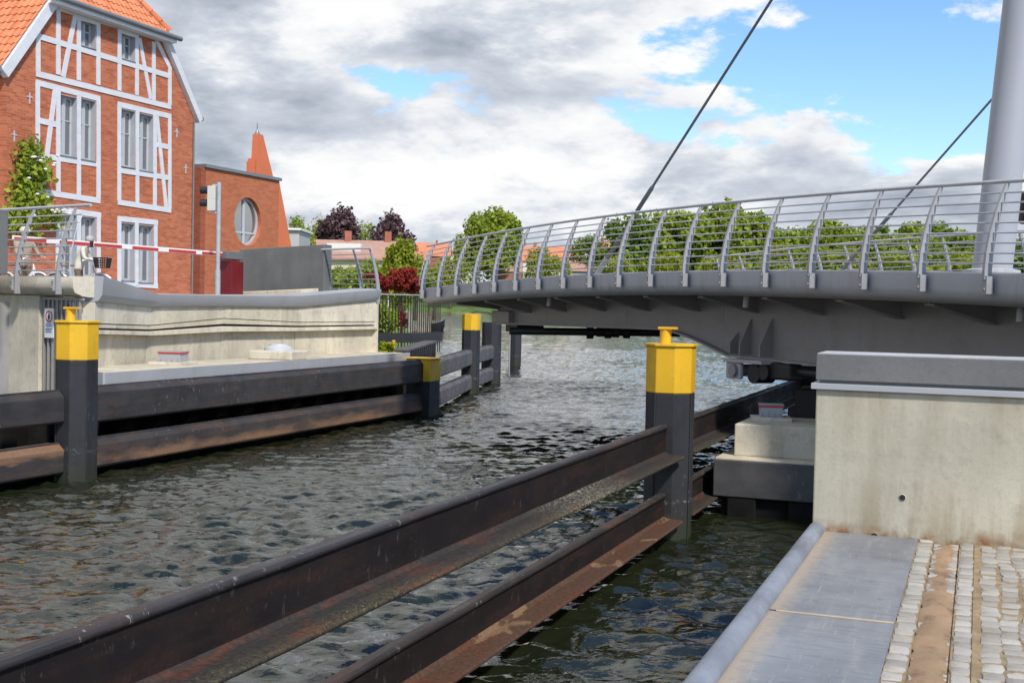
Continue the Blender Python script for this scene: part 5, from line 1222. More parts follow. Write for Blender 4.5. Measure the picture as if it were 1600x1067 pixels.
# ------------------------------------------------------------------ boom barrier, signal, cabinet
bm0, bm1 = onr(20, 372, 26.3), onr(350, 397.5, 33.0)
bar = thing('boom_barrier', 'red and white striped barrier arm lowered across the left approach road', 'barrier', (bm1.x, bm1.y, STZ))
L_ = bm1 - bm0; Ln = L_.length; dr = L_.normalized()
pxs = [20, 71, 91, 139, 145, 189, 205, 246, 262, 305, 314, 348]
def tpx(px):     # arm parameter from the column in the picture
    lo, hi = 0.0, 1.0
    for _ in range(40):
        mid = (lo + hi) / 2; q = bm0 + L_ * mid - EYE; x = CX + F * q.dot(rt) / q.dot(fw)
        lo, hi = (mid, hi) if x < px else (lo, mid)
    return lo
ts = [tpx(p) for p in pxs]
for i in range(len(ts) - 1):
    mb = MB(); mb.bar(bm0 + L_ * ts[i], bm0 + L_ * ts[i + 1], 0.06, 0.115)
    mb.build('white_stripe' if i % 2 else 'arm_segment', M['white_paint'], bar, bevel=0.01)
    if i % 2 == 0:
        a, b = bm0 + L_ * (ts[i] + 0.001), bm0 + L_ * (ts[i + 1] - 0.001); off = Vector((0.008, 0, -0.010))
        MB().bar(a + off, b + off, 0.062, 0.070).build('red_stripe', M['red_paint'], bar)
p = bm0 + L_ * tpx(141.5); MB().bar(p - dr * 0.05, p + dr * 0.05, 0.10, 0.15).build('arm_clip', M['black_ink'], bar, bevel=0.01)
MB().obox(bm1 + dr * 0.25 + Vector((0, 0, -0.02)), dr * 0.36, Vector((dr.y, -dr.x, 0)) * 0.2, Vector((0, 0, 0.11))).build('counterweight', M['slab_grey'], bar, bevel=0.02)
MB().obox((bm1 + dr * 0.35).xy.to_3d() + Vector((0, 0, (STZ + bm1.z - 0.18) / 2)), dr * 0.26, Vector((dr.y, -dr.x, 0)) * 0.2, Vector((0, 0, (bm1.z - 0.18 - STZ) / 2))).build('cabinet', M['red_dark'], bar, bevel=0.01)
rd = onr(359, 430, 36.5)
t = thing('red_door_hut', 'dark red box cabinet between the signal pole and the grey wall block', 'cabinet', (rd.x, rd.y, STZ))
zt = zat(362, 402, rd.x, rd.y)
MB().obox((rd.x, rd.y, (zt + STZ) / 2), tuple(RT * 0.25), tuple(Vector((-RT.y, RT.x, 0)) * 0.2), (0, 0, (zt - STZ) / 2)).build('body', M['red_dark'], t, bevel=0.01)
MB().obox((rd.x, rd.y, zt + 0.05), tuple(RT * 0.28), tuple(Vector((-RT.y, RT.x, 0)) * 0.24), (0, 0, 0.05)).build('lid', M['slab_grey'], t)
tl = onr(340, 455, 31.8); tl.z = STZ
tr = thing('traffic_light', 'grey signal pole with beige two lamp signal head facing left, beside the barrier', 'traffic light', tuple(tl))
ztl = zat(341, 285, tl.x, tl.y); MB().tube([tl, Vector((tl.x, tl.y, ztl))], 0.055, 12).build('pole', M['galv'], tr, smooth=40)
MB().tube([tl + Vector((0, 0, 0)), tl + Vector((0, 0, 0.9))], 0.07, 12).build('pole_sleeve', M['galv'], tr, smooth=40)
z0, z1 = zat(330, 330, tl.x, tl.y), zat(330, 291, tl.x, tl.y); hd = tl - RT * 0.17
MB().obox((hd.x, hd.y, (z0 + z1) / 2), tuple(RT * 0.105), tuple(Vector((-RT.y, RT.x, 0)) * 0.14), (0, 0, (z1 - z0) / 2)).build('housing', M['signal_beige'], tr, bevel=0.02)
MB().obox((hd.x, hd.y, (z0 + z1) / 2), tuple(RT * 0.108), tuple(Vector((-RT.y, RT.x, 0)) * 0.142), (0, 0, 0.006)).build('housing_joint', M['winframe'], tr)
for py in (297, 317):
    z = zat(320, py, hd.x, hd.y); a = Vector((hd.x, hd.y, z)) - RT * 0.10
    v = MB(); v.tube([a, a - RT * 0.21], [0.095, 0.10], 14, cap=False); v.build('visor', M['black_ink'], tr, smooth=50, fix=False)
    MB().tube([a - RT * 0.0, a - RT * 0.02], 0.088, 14).build('lens', M['lens_dark'], tr)
MB().bar((tl.x, tl.y, z1 + 0.03), (hd.x, hd.y, z1 + 0.03), 0.05, 0.05).build('bracket', M['galv'], tr); MB().bar((tl.x, tl.y, z0 - 0.03), (hd.x, hd.y, z0 - 0.03), 0.05, 0.05).build('bracket', M['galv'], tr)

# ------------------------------------------------------------------ waterside bar fence past the bridgehead
fz1, fz0 = 3.14, 1.28
fA, fM, fB = onr(585, 500, 38.2), onr(640, 500, 39.0), onr(689, 500, 41.2)
fn = thing('bar_fence', 'tall black vertical bar fence with dark plank at the water beyond the bridgehead', 'fence', (fM.x, fM.y, fz0))
def fbars(a, b, n, z0):
    for k in range(n):
        p = a.lerp(b, (k + 0.5) / n); MB().box(p.x - 0.012, p.x + 0.012, p.y - 0.012, p.y + 0.012, z0, fz1).build('bar', M['black_steel'], fn)
fbars(fA, fM, 11, 1.45); fbars(fM, fB, 15, fz0)
for a, b in ((fA, fM), (fM, fB)):
    MB().bar((a.x, a.y, fz1 + 0.015), (b.x, b.y, fz1 + 0.015), 0.05, 0.03).build('top_rail', M['galv'], fn)
    zp0, zp1 = zat(630, 535, fM.x, fM.y), zat(630, 520, fM.x, fM.y)
    MB().bar((a.x + 0.04, a.y + 0.04, (zp0 + zp1) / 2), (b.x + 0.04, b.y + 0.04, (zp0 + zp1) / 2), 0.03, zp1 - zp0).build('plank', M['black_steel'], fn)
# low fender rack in front
k0, k1 = onr(626, 556, 33.8), onr(673, 540, 38.0)
rk = thing('timber_rack', 'low grey board with vertical timbers leading down to the short yellow post', 'fender rack', (k0.x, k0.y, 0.2))
za, zb2 = zat(626, 548, k0.x, k0.y), zat(673, 533.5, k1.x, k1.y)
MB().bar((k0.x, k0.y, za), (k1.x, k1.y, zb2), 0.42, 0.06).build('top_board', M['fender_pale'], rk, bevel=0.008)
for k in range(14):
    p = k0.lerp(k1, (k + 0.3) / 14); z = za + (zb2 - za) * (k + 0.3) / 14 - 0.03
    MB().box(p.x + 0.10, p.x + 0.20, p.y - 0.05, p.y + 0.05, -1, z).build('vertical_timber', M['black_steel'], rk)
MB().bar((k0.x - 0.2, k0.y, -0.3), (k1.x - 0.2, k1.y, -0.3), 0.1, 2.0).build('back_wall', M['dark_pile'], rk)
yb = onr(615, 541, 36.5)
t = thing('yellow_bollard', 'small yellow marker post among the bright green plant behind the bridgehead', 'bollard', (yb.x, yb.y, 1.3))
zt = zat(615, 534, yb.x, yb.y); MB().tube([(yb.x, yb.y, 1.3), (yb.x, yb.y, zt)], 0.05, 10).build('post', M['yellow'], t); MB().lathe((yb.x, yb.y, zt), [(0.06, 0), (0.06, 0.03), (0.03, 0.05)], 10).build('cap', M['yellow'], t)
# moored dark boat showing its bow past the fence end
bt = fl(688, 130, 0.0)
boat = thing('moored_boat', 'dark boat bow poking out past the end of the black bar fence', 'boat', tuple(bt))
secs = []
for t_, wd, zt_, zb3 in ((-3.2, 0.55, 0.75, -0.1), (-1.5, 0.75, 0.80, -0.2), (0, 0.72, 0.95, -0.15), (0.9, 0.40, 1.15, 0.0), (1.35, 0.05, 1.35, 0.5)):
    c = bt + RT * t_ * 0.32; pn = Vector((-RT.y, RT.x, 0))
    secs.append([c - pn * wd + Vector((0, 0, zt_)), c - pn * wd * 0.7 + Vector((0, 0, zb3 + 0.2)), c + Vector((0, 0, zb3)), c + pn * wd * 0.7 + Vector((0, 0, zb3 + 0.2)), c + pn * wd + Vector((0, 0, zt_))])
MB().sweep(secs).build('hull', M['black_ink'], boat, smooth=50)
MB().tube([s_[0] + Vector((0, 0, 0.02)) for s_ in secs], 0.03, 6).build('gunwale', M['paint_under'], boat)

# ------------------------------------------------------------------ trees and plants
def leaf_cloud(name, blobs, n, size, mat, seed, parent, shell=0.45, flat=0.0):
    """many leaf clumps spread through the crown volume; blobs = (centre, radii)"""
    g = np.random.default_rng(seed); vol = np.array([b[1][0] * b[1][1] * b[1][2] for b in blobs]) ** 0.75; cnt = np.maximum(6, (n * vol / vol.sum()).astype(int))
    P = []; D = []
    for (c, r_), k in zip(blobs, cnt):
        d = g.normal(size=(k, 3)); d /= np.linalg.norm(d, axis=1)[:, None]
        rad = (shell + (1 - shell) * g.random(k) ** 0.6)[:, None]
        lump = 1 + 0.30 * np.sin(d[:, :1] * 7 + seed) * np.cos(d[:, 1:2] * 6 + d[:, 2:3] * 5)
        P.append(np.array(c) + d * rad * lump * np.array(r_)); D.append(d)
    P = np.concatenate(P); D = np.concatenate(D); k = len(P)
    nrm = D + 0.9 * g.normal(size=(k, 3)); nrm[:, 2] += 0.35; nrm /= np.linalg.norm(nrm, axis=1)[:, None]
    a = np.cross(nrm, g.normal(size=(k, 3))); a /= np.linalg.norm(a, axis=1)[:, None]; b = np.cross(nrm, a)
    s_ = (size * (0.40 + 1.0 * g.random(k) ** 1.4))[:, None]
    bend = nrm * s_ * 0.25
    V = np.stack([P - a * s_ * 0.5, P - b * s_ * 0.34 + bend * 0.5, P + a * s_ * 0.5, P + b * s_ * 0.34 + bend * 0.5], 1).reshape(-1, 3)
    Fc = np.arange(4 * k).reshape(k, 4)
    o = np.array(parent['_o']); ob = bpy.data.objects.new(name, np_mesh(name, V - o, Fc, mat)); col.objects.link(ob); ob.parent = parent; ob['_o'] = parent['_o']
    return ob
def tree(px, py_top, py_base, wpx, Z, mat, label, seed, group=None, n=2600, zbase=None, squash=1.0, name='tree', leaf=None, shape='round'):
    g = random.Random(seed); top = onr(px, py_top, Z); gz = zbase if zbase is not None else onr(px, py_base, Z).z
    H = top.z - gz; w = wpx * 1.18 * Z / F / 2; base = Vector((top.x, top.y, gz))
    t = thing(name, label, 'tree', tuple(base), group)
    hc = H * (0.63 if shape == 'round' else 0.52); blobs = []
    cr = (H * 0.46 if shape == 'round' else H * 0.46)
    blobs.append(((base.x, base.y, gz + hc), (w * 0.66, w * 0.66, cr * 0.82)))
    for k in range(15 if shape == 'round' else 12):
        a = g.uniform(0, 6.283); e_ = g.uniform(-0.55, 1.0); rr = math.sqrt(max(0.0, 1 - e_ * e_))
        if shape == 'cone': rr *= 1.0 - 0.55 * max(0, e_)
        q = g.uniform(0.24, 0.42)
        blobs.append(((base.x + w * 0.72 * rr * math.cos(a), base.y + w * 0.72 * rr * math.sin(a), gz + hc + cr * 0.72 * e_), (w * q, w * q, cr * q * 0.85)))
    leaf_cloud('crown', blobs, int(n * 2.0), leaf * 1.25 if leaf else max(0.3, w * 0.15), mat, seed, t)
    tk = MB(); tk.tube([base + Vector((0, 0, -0.6)), base + Vector((0.1, 0, H * 0.3)), base + Vector((0.05, 0.1, H * 0.75))], [H * 0.028 + 0.06, H * 0.02 + 0.04, H * 0.008], 8)
    for k in range(6):
        a = g.uniform(0, 6.283); s_ = base + Vector((0, 0, H * g.uniform(0.22, 0.5)))
        e2 = base + Vector((w * 0.6 * math.cos(a), w * 0.6 * math.sin(a), H * g.uniform(0.5, 0.8))); tk.tube([s_, s_.lerp(e2, 0.5) + Vector((0, 0, H * 0.04)), e2], [H * 0.011 + 0.02, H * 0.007 + 0.01, 0.02], 6)
    tk.build('trunk', M['bark'], t, smooth=60)
    return t
GF = 'trees on the far bank behind the bridge'
tree(772, 338, 0, 86, 470, M['leaf_green'], 'tall green tree with rounded top behind the left part of the bridge railing', 1, GF, 3800, 4.5)
tree(742, 346, 0, 60, 462, M['leaf_green'], 'green tree leaning against the tall one behind the bridge tip', 2, GF, 2600, 3.0)
tree(795, 340, 0, 44, 475, M['leaf_dark'], 'darker green tree at right shoulder of the tall tree behind the bridge tip', 3, GF, 2200, 4.5)
tree(843, 375, 0, 48, 315, M['leaf_lime'], 'slim yellow green tree between two red roofs behind the bridge railing', 4, GF, 1800, 3.0, shape='cone')
tree(918, 374, 0, 58, 320, M['leaf_dark'], 'round dark tree beside the stay cable foot', 5, GF, 2000, 3.0)
specs = [(985, 345, 76, 325, 'leaf_dark', 'dark tree just right of the stay cable behind the railing'), (1020, 342, 80, 335, 'leaf_green', 'green tree second right of the stay cable behind the railing'),
         (1072, 346, 80, 330, 'leaf_green', 'broad green tree left of the tallest far tree at mid railing'), (1118, 334, 96, 338, 'leaf_green', 'tallest broad tree behind the middle of the bridge railing'),
         (1168, 343, 84, 332, 'leaf_green', 'bright tree on the right flank of the tallest far tree'), (1195, 358, 54, 345, 'leaf_dark', 'dark gap-side tree where the far trees step down'),
         (1238, 368, 76, 340, 'leaf_green', 'lower green tree right of the step in the far trees'), (1285, 360, 84, 345, 'leaf_green', 'green tree with brownish top right of the step'),
         (1335, 364, 80, 340, 'leaf_green', 'broad low tree left of the second stay cable'), (1385, 363, 70, 352, 'leaf_dark', 'dark tree right of the second stay cable'),
         (1430, 366, 76, 340, 'leaf_green', 'green tree midway between second stay and pylon'), (1478, 364, 72, 348, 'leaf_dark', 'dark round tree nearest the pylon on its left'),
         (1520, 376, 66, 338, 'leaf_green', 'green tree hidden partly by the leaning pylon'), (1600, 380, 90, 345, 'leaf_dark', 'dark tree right of the pylon at the picture edge')]
for i, (px, pt, w, Z, mt, lb) in enumerate(specs): tree(px, pt - 4, 0, w * 1.2, Z, M[mt], lb, 20 + i, GF, 3600, 3.2)
low = [(1040, 395, 74, 'leaf_lime', 'low yellow green bush tree under the tall far trees, left'), (1140, 398, 80, 'leaf_lime', 'low pale bush tree under the tallest far tree'), (1225, 388, 70, 'leaf_lime', 'yellow bush tree by the step in the far trees'),
       (1310, 392, 90, 'leaf_lime', 'wide pale bush tree left of the second stay'), (1410, 392, 84, 'leaf_lime', 'pale bush tree right of the second stay'), (1500, 398, 80, 'leaf_lime', 'pale bush tree just left of the pylon'), (970, 400, 60, 'leaf_green', 'low bush tree at the stay cable foot'), (705, 402, 48, 'leaf_lime', 'small yellow bush tree behind the tip of the bridge'), (870, 405, 50, 'leaf_lime', 'small pale bush tree left of the dark round tree')]
for i, (px, pt, w, mt, lb) in enumerate(low): tree(px, pt, 0, w, (455 if px < 800 else 306) + i % 3, M[mt], lb, 60 + i, 'bush trees along the far shore', 1300, 1.3)
# the wood behind them reads as one mass
wd = struct(bpy.data.objects.new('tmp', None)); wd['_o'] = tuple(fl(1280, 372, 8.0))
gwd = random.Random(77); wbl = []
for px in range(955, 1680, 11):
    c = onr(px + gwd.uniform(-5, 5), 399 + 9 * math.sin(px * 0.021) + gwd.uniform(-8, 8) - (10 if px < 1180 else 0), 372 + gwd.uniform(-10, 10)); q = gwd.uniform(3.4, 6.2)
    wbl.append(((c.x, c.y, c.z), (q * 1.2, q * 1.2, q))); wbl.append(((c.x, c.y, c.z - 6.5), (q * 1.3, q * 1.3, q)))
wo = leaf_cloud('woodland', wbl, 24000, 1.25, M['leaf_green'], 78, wd, shell=0.3)
wo.parent = None; wo.location = wd['_o']; bpy.data.objects.remove(wd); stuff(wo)
# town side
tree(532, 338, 0, 84, 185, M['leaf_purple'], 'large purple beech tree above the long tiled roof', 81, None, 4200, 2.0)
tree(497, 350, 0, 46, 192, M['leaf_green'], 'green tree at left side of the large purple beech', 82, None, 1800, 2.0)
tree(572, 352, 0, 44, 195, M['leaf_green'], 'green tree at right side of the large purple beech', 83, None, 1800, 2.0)
tree(612, 343, 0, 68, 180, M['leaf_purple'], 'smaller purple beech tree behind the yellow green tree', 84, None, 3000, 2.0)
tree(470, 345, 0, 56, 150, M['leaf_green'], 'bright green tree right of the sloping brick buttress', 85, None, 2200, 2.0)
tree(628, 360, 0, 54, 92, M['leaf_lime'], 'yellow green tree rising above the red maple', 86, None, 4200, 1.4, shape='cone', leaf=0.28)
tree(575, 412, 0, 60, 105, M['leaf_green'], 'low green tree seen through the end railing', 87, None, 1500, 1.4, leaf=0.3)
tree(535, 418, 0, 40, 110, M['leaf_green'], 'small green tree left in the end railing', 89, None, 1200, 1.4, leaf=0.3)
def bush(px, py, wpx, hpx, Z, mat, label, seed, n, leaf, cat='shrub', name='shrub', zb=None, blobn=9, group=None):
    g = random.Random(seed); c = onr(px, py, Z); w, h = wpx * Z / F / 2, hpx * Z / F / 2; gz = zb if zb is not None else c.z - h
    t = thing(name, label, cat, (c.x, c.y, gz), group); blobs = [((c.x, c.y, c.z), (w * 0.7, w * 0.6, h * 0.75))]
    for k in range(blobn):
        a = g.uniform(0, 6.283); e_ = g.uniform(-0.8, 0.9); q = g.uniform(0.28, 0.45); rr = math.sqrt(1 - e_ * e_)
        blobs.append(((c.x + w * 0.75 * rr * math.cos(a), c.y + w * 0.6 * rr * math.sin(a), c.z + h * 0.75 * e_), (w * q, w * q, h * q)))
    leaf_cloud('foliage', blobs, n, leaf, mat, seed, t)
    st_ = MB()
    for k in range(5):
        a = g.uniform(0, 6.283); st_.tube([(c.x, c.y, gz - 0.1), (c.x + w * 0.3 * math.cos(a), c.y + w * 0.3 * math.sin(a), c.z + h * 0.2)], [0.03, 0.012], 5)
    st_.build('stem', M['bark'], t)
    return t
bush(628, 440, 62, 44, 50, M['leaf_red'], 'dark red maple bush behind the black bar fence', 91, 2600, 0.17, zb=1.3)
bush(600, 445, 30, 36, 52, M['leaf_red'], 'red maple bush half hidden by the end of the bridgehead', 92, 1000, 0.17, zb=1.3)
bush(668, 452, 30, 40, 55, M['leaf_dark'], 'dark green bush behind the bridge tip past the red maple', 93, 900, 0.18, zb=1.3)
bush(603, 500, 44, 62, 41.5, M['leaf_green'], 'green leafy shrub seen through the bars at left end of the fence', 94, 1500, 0.13, zb=1.3)
bush(628, 500, 20, 44, 42.5, M['leaf_red'], 'red flowering shrub seen through the middle of the bar fence', 95, 700, 0.10, zb=1.3)
bush(604, 543, 36, 18, 36.4, M['leaf_bright'], 'bright lime plant below the dark plank behind the ledge', 96, 900, 0.09, zb=1.3, cat='plant', name='plant')
bush(582, 430, 34, 10, 60, M['leaf_red'], 'small reddish bush seen low through the end railing', 97, 500, 0.15, zb=2.4)
for i in range(5, 9):
    tree(440 + i * 30, 398 + (i % 3) * 6, 0, 44, 128 + (i * 7) % 20, M['leaf_green' if i % 2 else 'leaf_lime'], ('small green garden tree in front of the yellow terrace, number from left by the railing', 'x')[0].replace('number from left by the railing', ['hidden by grey block', 'behind grey block edge', 'left of end railing', 'between railing posts', 'by the white windows', 'near the railing end', 'left of the maple', 'above the maple', 'right of the maple'][i]), 120 + i, 'garden trees by the terrace', 700, 1.5, leaf=0.35)
# climbing rose on the house
cr_ = thing('climbing_rose', 'green climbing rose with pale flowers on the brick wall at left', 'climbing plant', (XH + 0.2, onx(35, 400, XH).y, STZ))
blobs = []
for px, py, r_ in ((38, 232, 0.42), (30, 250, 0.5), (45, 262, 0.6), (32, 280, 0.55), (55, 275, 0.42), (25, 305, 0.55), (45, 318, 0.6), (20, 330, 0.5), (60, 330, 0.5), (40, 345, 0.55), (75, 342, 0.35), (30, 300, 0.4), (12, 345, 0.5)):
    y, z = PX2(px, py); blobs.append(((XH + 0.25, y, z), (0.32, r_, r_)))
leaf_cloud('foliage', blobs, 2600, 0.17, M['leaf_green'], 71, cr_, shell=0.1)
mb = MB()
y0_, z0_ = PX2(36, 440)
for px, py in ((38, 235), (52, 270), (24, 310)): y, z = PX2(px, py); mb.tube([(XH + 0.08, y0_, STZ - 0.1), (XH + 0.15, (y + y0_) / 2, (z + STZ) / 2), (XH + 0.2, y, z)], [0.035, 0.025, 0.01], 6)
mb.build('stem', M['bark'], cr_)
g = random.Random(4)
for k in range(26):
    px, py = (g.uniform(15, 70), g.uniform(235, 345)) if k < 14 else (g.uniform(58, 85), g.uniform(325, 336)); y, z = PX2(px, py)
    MB().lathe((XH + 0.62, y, z), [(0.02, -0.03), (0.06, 0.0), (0.04, 0.03), (0.01, 0.035)], 7).build('flower', M['petal'], cr_)
bush(118, 322 + 20, 24, 34, 41, M['leaf_lime'], 'yellow hanging plant beside the lower left window', 73, 260, 0.13, cat='plant', name='plant') if False else None
bush(58, 416, 38, 44, 36.5, M['leaf_green'], 'green bush by the wall between the two cyclists', 74, 900, 0.14, zb=STZ)

# ------------------------------------------------------------------ far buildings
def far_house(px0, px1, py_ridge, py_eave, Z, wallm, roofm, label, zb, seed, wins_=None, rows=1, chim=(0.3,), depth=9.0, gable_front=False, dormers=0):
    a, b = fl(px0, Z, zb), fl(px1, Z, zb); u = (b - a); Lw = u.length; u.normalize(); v = Vector((-u.y, u.x, 0)); mid = (a + b) / 2
    pm = (px0 + px1) / 2; ze, zr = onr(pm, py_eave, Z).z, onr(pm, py_ridge, Z + depth / 2).z
    t = thing('far_house', label, 'house', tuple(mid), 'houses of the town across the water')
    def P_(s_, d, z): return a + u * s_ + v * d + Vector((0, 0, z - zb))
    MB().hexa([P_(0, 0, zb - 1), P_(Lw, 0, zb - 1), P_(Lw, depth, zb - 1), P_(0, depth, zb - 1)], [P_(0, 0, ze), P_(Lw, 0, ze), P_(Lw, depth, ze), P_(0, depth, ze)]).build('wall', wallm, t)
    o_ = 0.5
    mb = MB()
    if gable_front:
        for s0, s1 in ((-o_, Lw / 2), (Lw + o_, Lw / 2)):
            mb.hexa([P_(s0, -o_, ze - 0.2), P_(s1, -o_, zr), P_(s1, depth + o_, zr), P_(s0, depth + o_, ze - 0.2)], [P_(s0, -o_, ze), P_(s1, -o_, zr + 0.2), P_(s1, depth + o_, zr + 0.2), P_(s0, depth + o_, ze)])
        MB().hexa([P_(0.05, 0.02, ze), P_(Lw - 0.05, 0.02, ze), P_(Lw / 2, 0.02, zr - 0.05)], [P_(0.05, depth, ze), P_(Lw - 0.05, depth, ze), P_(Lw / 2, depth, zr - 0.05)]).build('gable', wallm, t)
    else:
        mb.hexa([P_(-o_, -o_, ze - 0.2), P_(Lw + o_, -o_, ze - 0.2), P_(Lw + o_, depth / 2, zr - 0.2), P_(-o_, depth / 2, zr - 0.2)], [P_(-o_, -o_, ze + 0.05), P_(Lw + o_, -o_, ze + 0.05), P_(Lw + o_, depth / 2, zr + 0.05), P_(-o_, depth / 2, zr + 0.05)])
        mb.hexa([P_(-o_, depth + o_, ze - 0.2), P_(Lw + o_, depth + o_, ze - 0.2), P_(Lw + o_, depth / 2, zr - 0.2), P_(-o_, depth / 2, zr - 0.2)][::-1], [P_(-o_, depth + o_, ze + 0.05), P_(Lw + o_, depth + o_, ze + 0.05), P_(Lw + o_, depth / 2, zr + 0.05), P_(-o_, depth / 2, zr + 0.05)][::-1])
        mg = MB()
        for s_ in (0.0, Lw - 0.3): mg.hexa([P_(s_, 0, ze - 0.05), P_(s_, depth, ze - 0.05), P_(s_, depth / 2, zr - 0.25)], [P_(s_ + 0.3, 0, ze - 0.05), P_(s_ + 0.3, depth, ze - 0.05), P_(s_ + 0.3, depth / 2, zr - 0.25)])
        mg.build('gable', wallm, t)
    rf = mb.build('roof', roofm, t)
    for c in chim:
        MB().hexa([P_(Lw * c - 0.4, depth / 2 - 0.4, zr - 0.8), P_(Lw * c + 0.4, depth / 2 - 0.4, zr - 0.8), P_(Lw * c + 0.4, depth / 2 + 0.4, zr - 0.8), P_(Lw * c - 0.4, depth / 2 + 0.4, zr - 0.8)], [P_(Lw * c - 0.4, depth / 2 - 0.4, zr + 1.2), P_(Lw * c + 0.4, depth / 2 - 0.4, zr + 1.2), P_(Lw * c + 0.4, depth / 2 + 0.4, zr + 1.2), P_(Lw * c - 0.4, depth / 2 + 0.4, zr + 1.2)]).build('chimney', M['brick_far'], rf)
    nw = wins_ or max(2, int(Lw / 3.0))
    for r_ in range(rows):
        zc0 = zb + 1.0 + r_ * 2.9
        if zc0 + 1.5 > ze: break
        for k in range(nw):
            s_ = Lw * (k + 0.5) / nw
            w = MB().hexa([P_(s_ - 0.55, -0.06, zc0), P_(s_ + 0.55, -0.06, zc0), P_(s_ + 0.55, 0.02, zc0), P_(s_ - 0.55, 0.02, zc0)], [P_(s_ - 0.55, -0.06, zc0 + 1.5), P_(s_ + 0.55, -0.06, zc0 + 1.5), P_(s_ + 0.55, 0.02, zc0 + 1.5), P_(s_ - 0.55, 0.02, zc0 + 1.5)]).build('window', M['white_paint'], t)
            for q in (-0.26, 0.26): MB().hexa([P_(s_ + q - 0.2, -0.075, zc0 + 0.1), P_(s_ + q + 0.2, -0.075, zc0 + 0.1), P_(s_ + q + 0.2, -0.06, zc0 + 0.1), P_(s_ + q - 0.2, -0.06, zc0 + 0.1)], [P_(s_ + q - 0.2, -0.075, zc0 + 1.4), P_(s_ + q + 0.2, -0.075, zc0 + 1.4), P_(s_ + q + 0.2, -0.06, zc0 + 1.4), P_(s_ + q - 0.2, -0.06, zc0 + 1.4)]).build('pane', M['glass'], w)
    for k in range(dormers):
        s_ = Lw * (k + 0.5) / dormers * 0.5; f0 = 0.38; z0 = ze + (zr - ze) * f0
        MB().hexa([P_(s_, depth / 2 * f0 - 0.3, z0 - 0.2), P_(s_ + 4.2, depth / 2 * f0 - 0.3, z0 - 0.2), P_(s_ + 4.2, depth / 2 * 0.8, z0 - 0.2), P_(s_, depth / 2 * 0.8, z0 - 0.2)], [P_(s_, depth / 2 * f0 - 0.3, z0 + 1.0), P_(s_ + 4.2, depth / 2 * f0 - 0.3, z0 + 1.0), P_(s_ + 4.2, depth / 2 * 0.8, z0 + 1.1), P_(s_, depth / 2 * 0.8, z0 + 1.1)]).build('dormer', M['plaster_white'], rf)
    return t
far_house(470, 612, 376, 404, 150, M['plaster_yellow'], M['rooftile_brown'], 'long yellow terrace with brownish tiled roof behind the end railing', 1.4, 1, rows=3, chim=(0.45, 0.9), dormers=1, wins_=12)
far_house(646, 700, 380, 400, 500, M['brick_far'], M['rooftile_orange'], 'house with orange tiled roof just left of the bridge tip', 8, 2, rows=3, chim=(0.6,))
far_house(690, 745, 392, 408, 505, M['plaster_white'], M['rooftile_red'], 'red roofed house behind the bridge tip railing', 8, 3, rows=2, gable_front=True)
far_house(640, 668, 392, 410, 495, M['brick_far'], M['rooftile_red'], 'red brick house above the maple bush', 8, 4, rows=2)
far_house(815, 905, 386, 408, 352, M['plaster_white'], M['rooftile_orange'], 'wide orange roofed house behind the slim tree at the railing', 5, 5, rows=2, chim=(0.2, 0.8))
far_house(890, 985, 404, 424, 316, M['plaster_grey'], M['rooftile_brown'], 'low brown roofed boathouse at the stay cable foot', 1.6, 6, rows=1, chim=())
far_house(930, 962, 378, 400, 362, M['brick_far'], M['rooftile_red'], 'small red roof peeping over the low boathouse', 6, 7, rows=2)
far_house(770, 815, 402, 424, 470, M['brick_far'], M['rooftile_brown'], 'brown gabled shed among the trees near the bridge tip', 5, 8, rows=1, chim=())
gs = fl(463, 75, 2.0); t = thing('glass_pavilion', 'pale grey glass pavilion edge peeping past the brick buttress', 'pavilion', tuple(gs))
zt = onr(463, 363, 75).z
MB().obox((gs.x, gs.y, (zt + 2) / 2), tuple(RT * 0.42), tuple(Vector((-RT.y, RT.x, 0)) * 2), (0, 0, (zt - 2) / 2)).build('glazing', M['plaster_grey'], t)
MB().obox((gs.x, gs.y, zt + 0.06), tuple(RT * 0.55), tuple(Vector((-RT.y, RT.x, 0)) * 2.2), (0, 0, 0.06)).build('roof_edge', M['white_paint'], t)

# ------------------------------------------------------------------ people and bicycles
def skin_body(name, joints, bones, parent, mats, matfun, levels=2):
    me = bpy.data.meshes.new(name); me.from_pydata([j[0] for j in joints], bones, []); ob = bpy.data.objects.new(name, me); col.objects.link(ob)
    sk = ob.modifiers.new('skin', 'SKIN'); sk.use_smooth_shade = True
    for i, j in enumerate(joints): me.skin_vertices[0].data[i].radius = (j[1], j[2] if len(j) > 2 else j[1])
    me.skin_vertices[0].data[0].use_root = True
    sb = ob.modifiers.new('sub', 'SUBSURF'); sb.levels = levels; sb.render_levels = levels
    dg = bpy.context.evaluated_depsgraph_get(); dg.update(); nm = bpy.data.meshes.new_from_object(ob.evaluated_get(dg))
    ob.modifiers.clear(); ob.data = nm; bpy.data.meshes.remove(me); nm.name = name
    nm.materials.clear()
    for m_ in mats: nm.materials.append(m_)
    nm.polygons.foreach_set('material_index', [matfun(p.center) for p in nm.polygons]); nm.polygons.foreach_set('use_smooth', [True] * len(nm.polygons)); nm.update()
    ob.parent = parent; ob['_o'] = parent['_o']; return ob
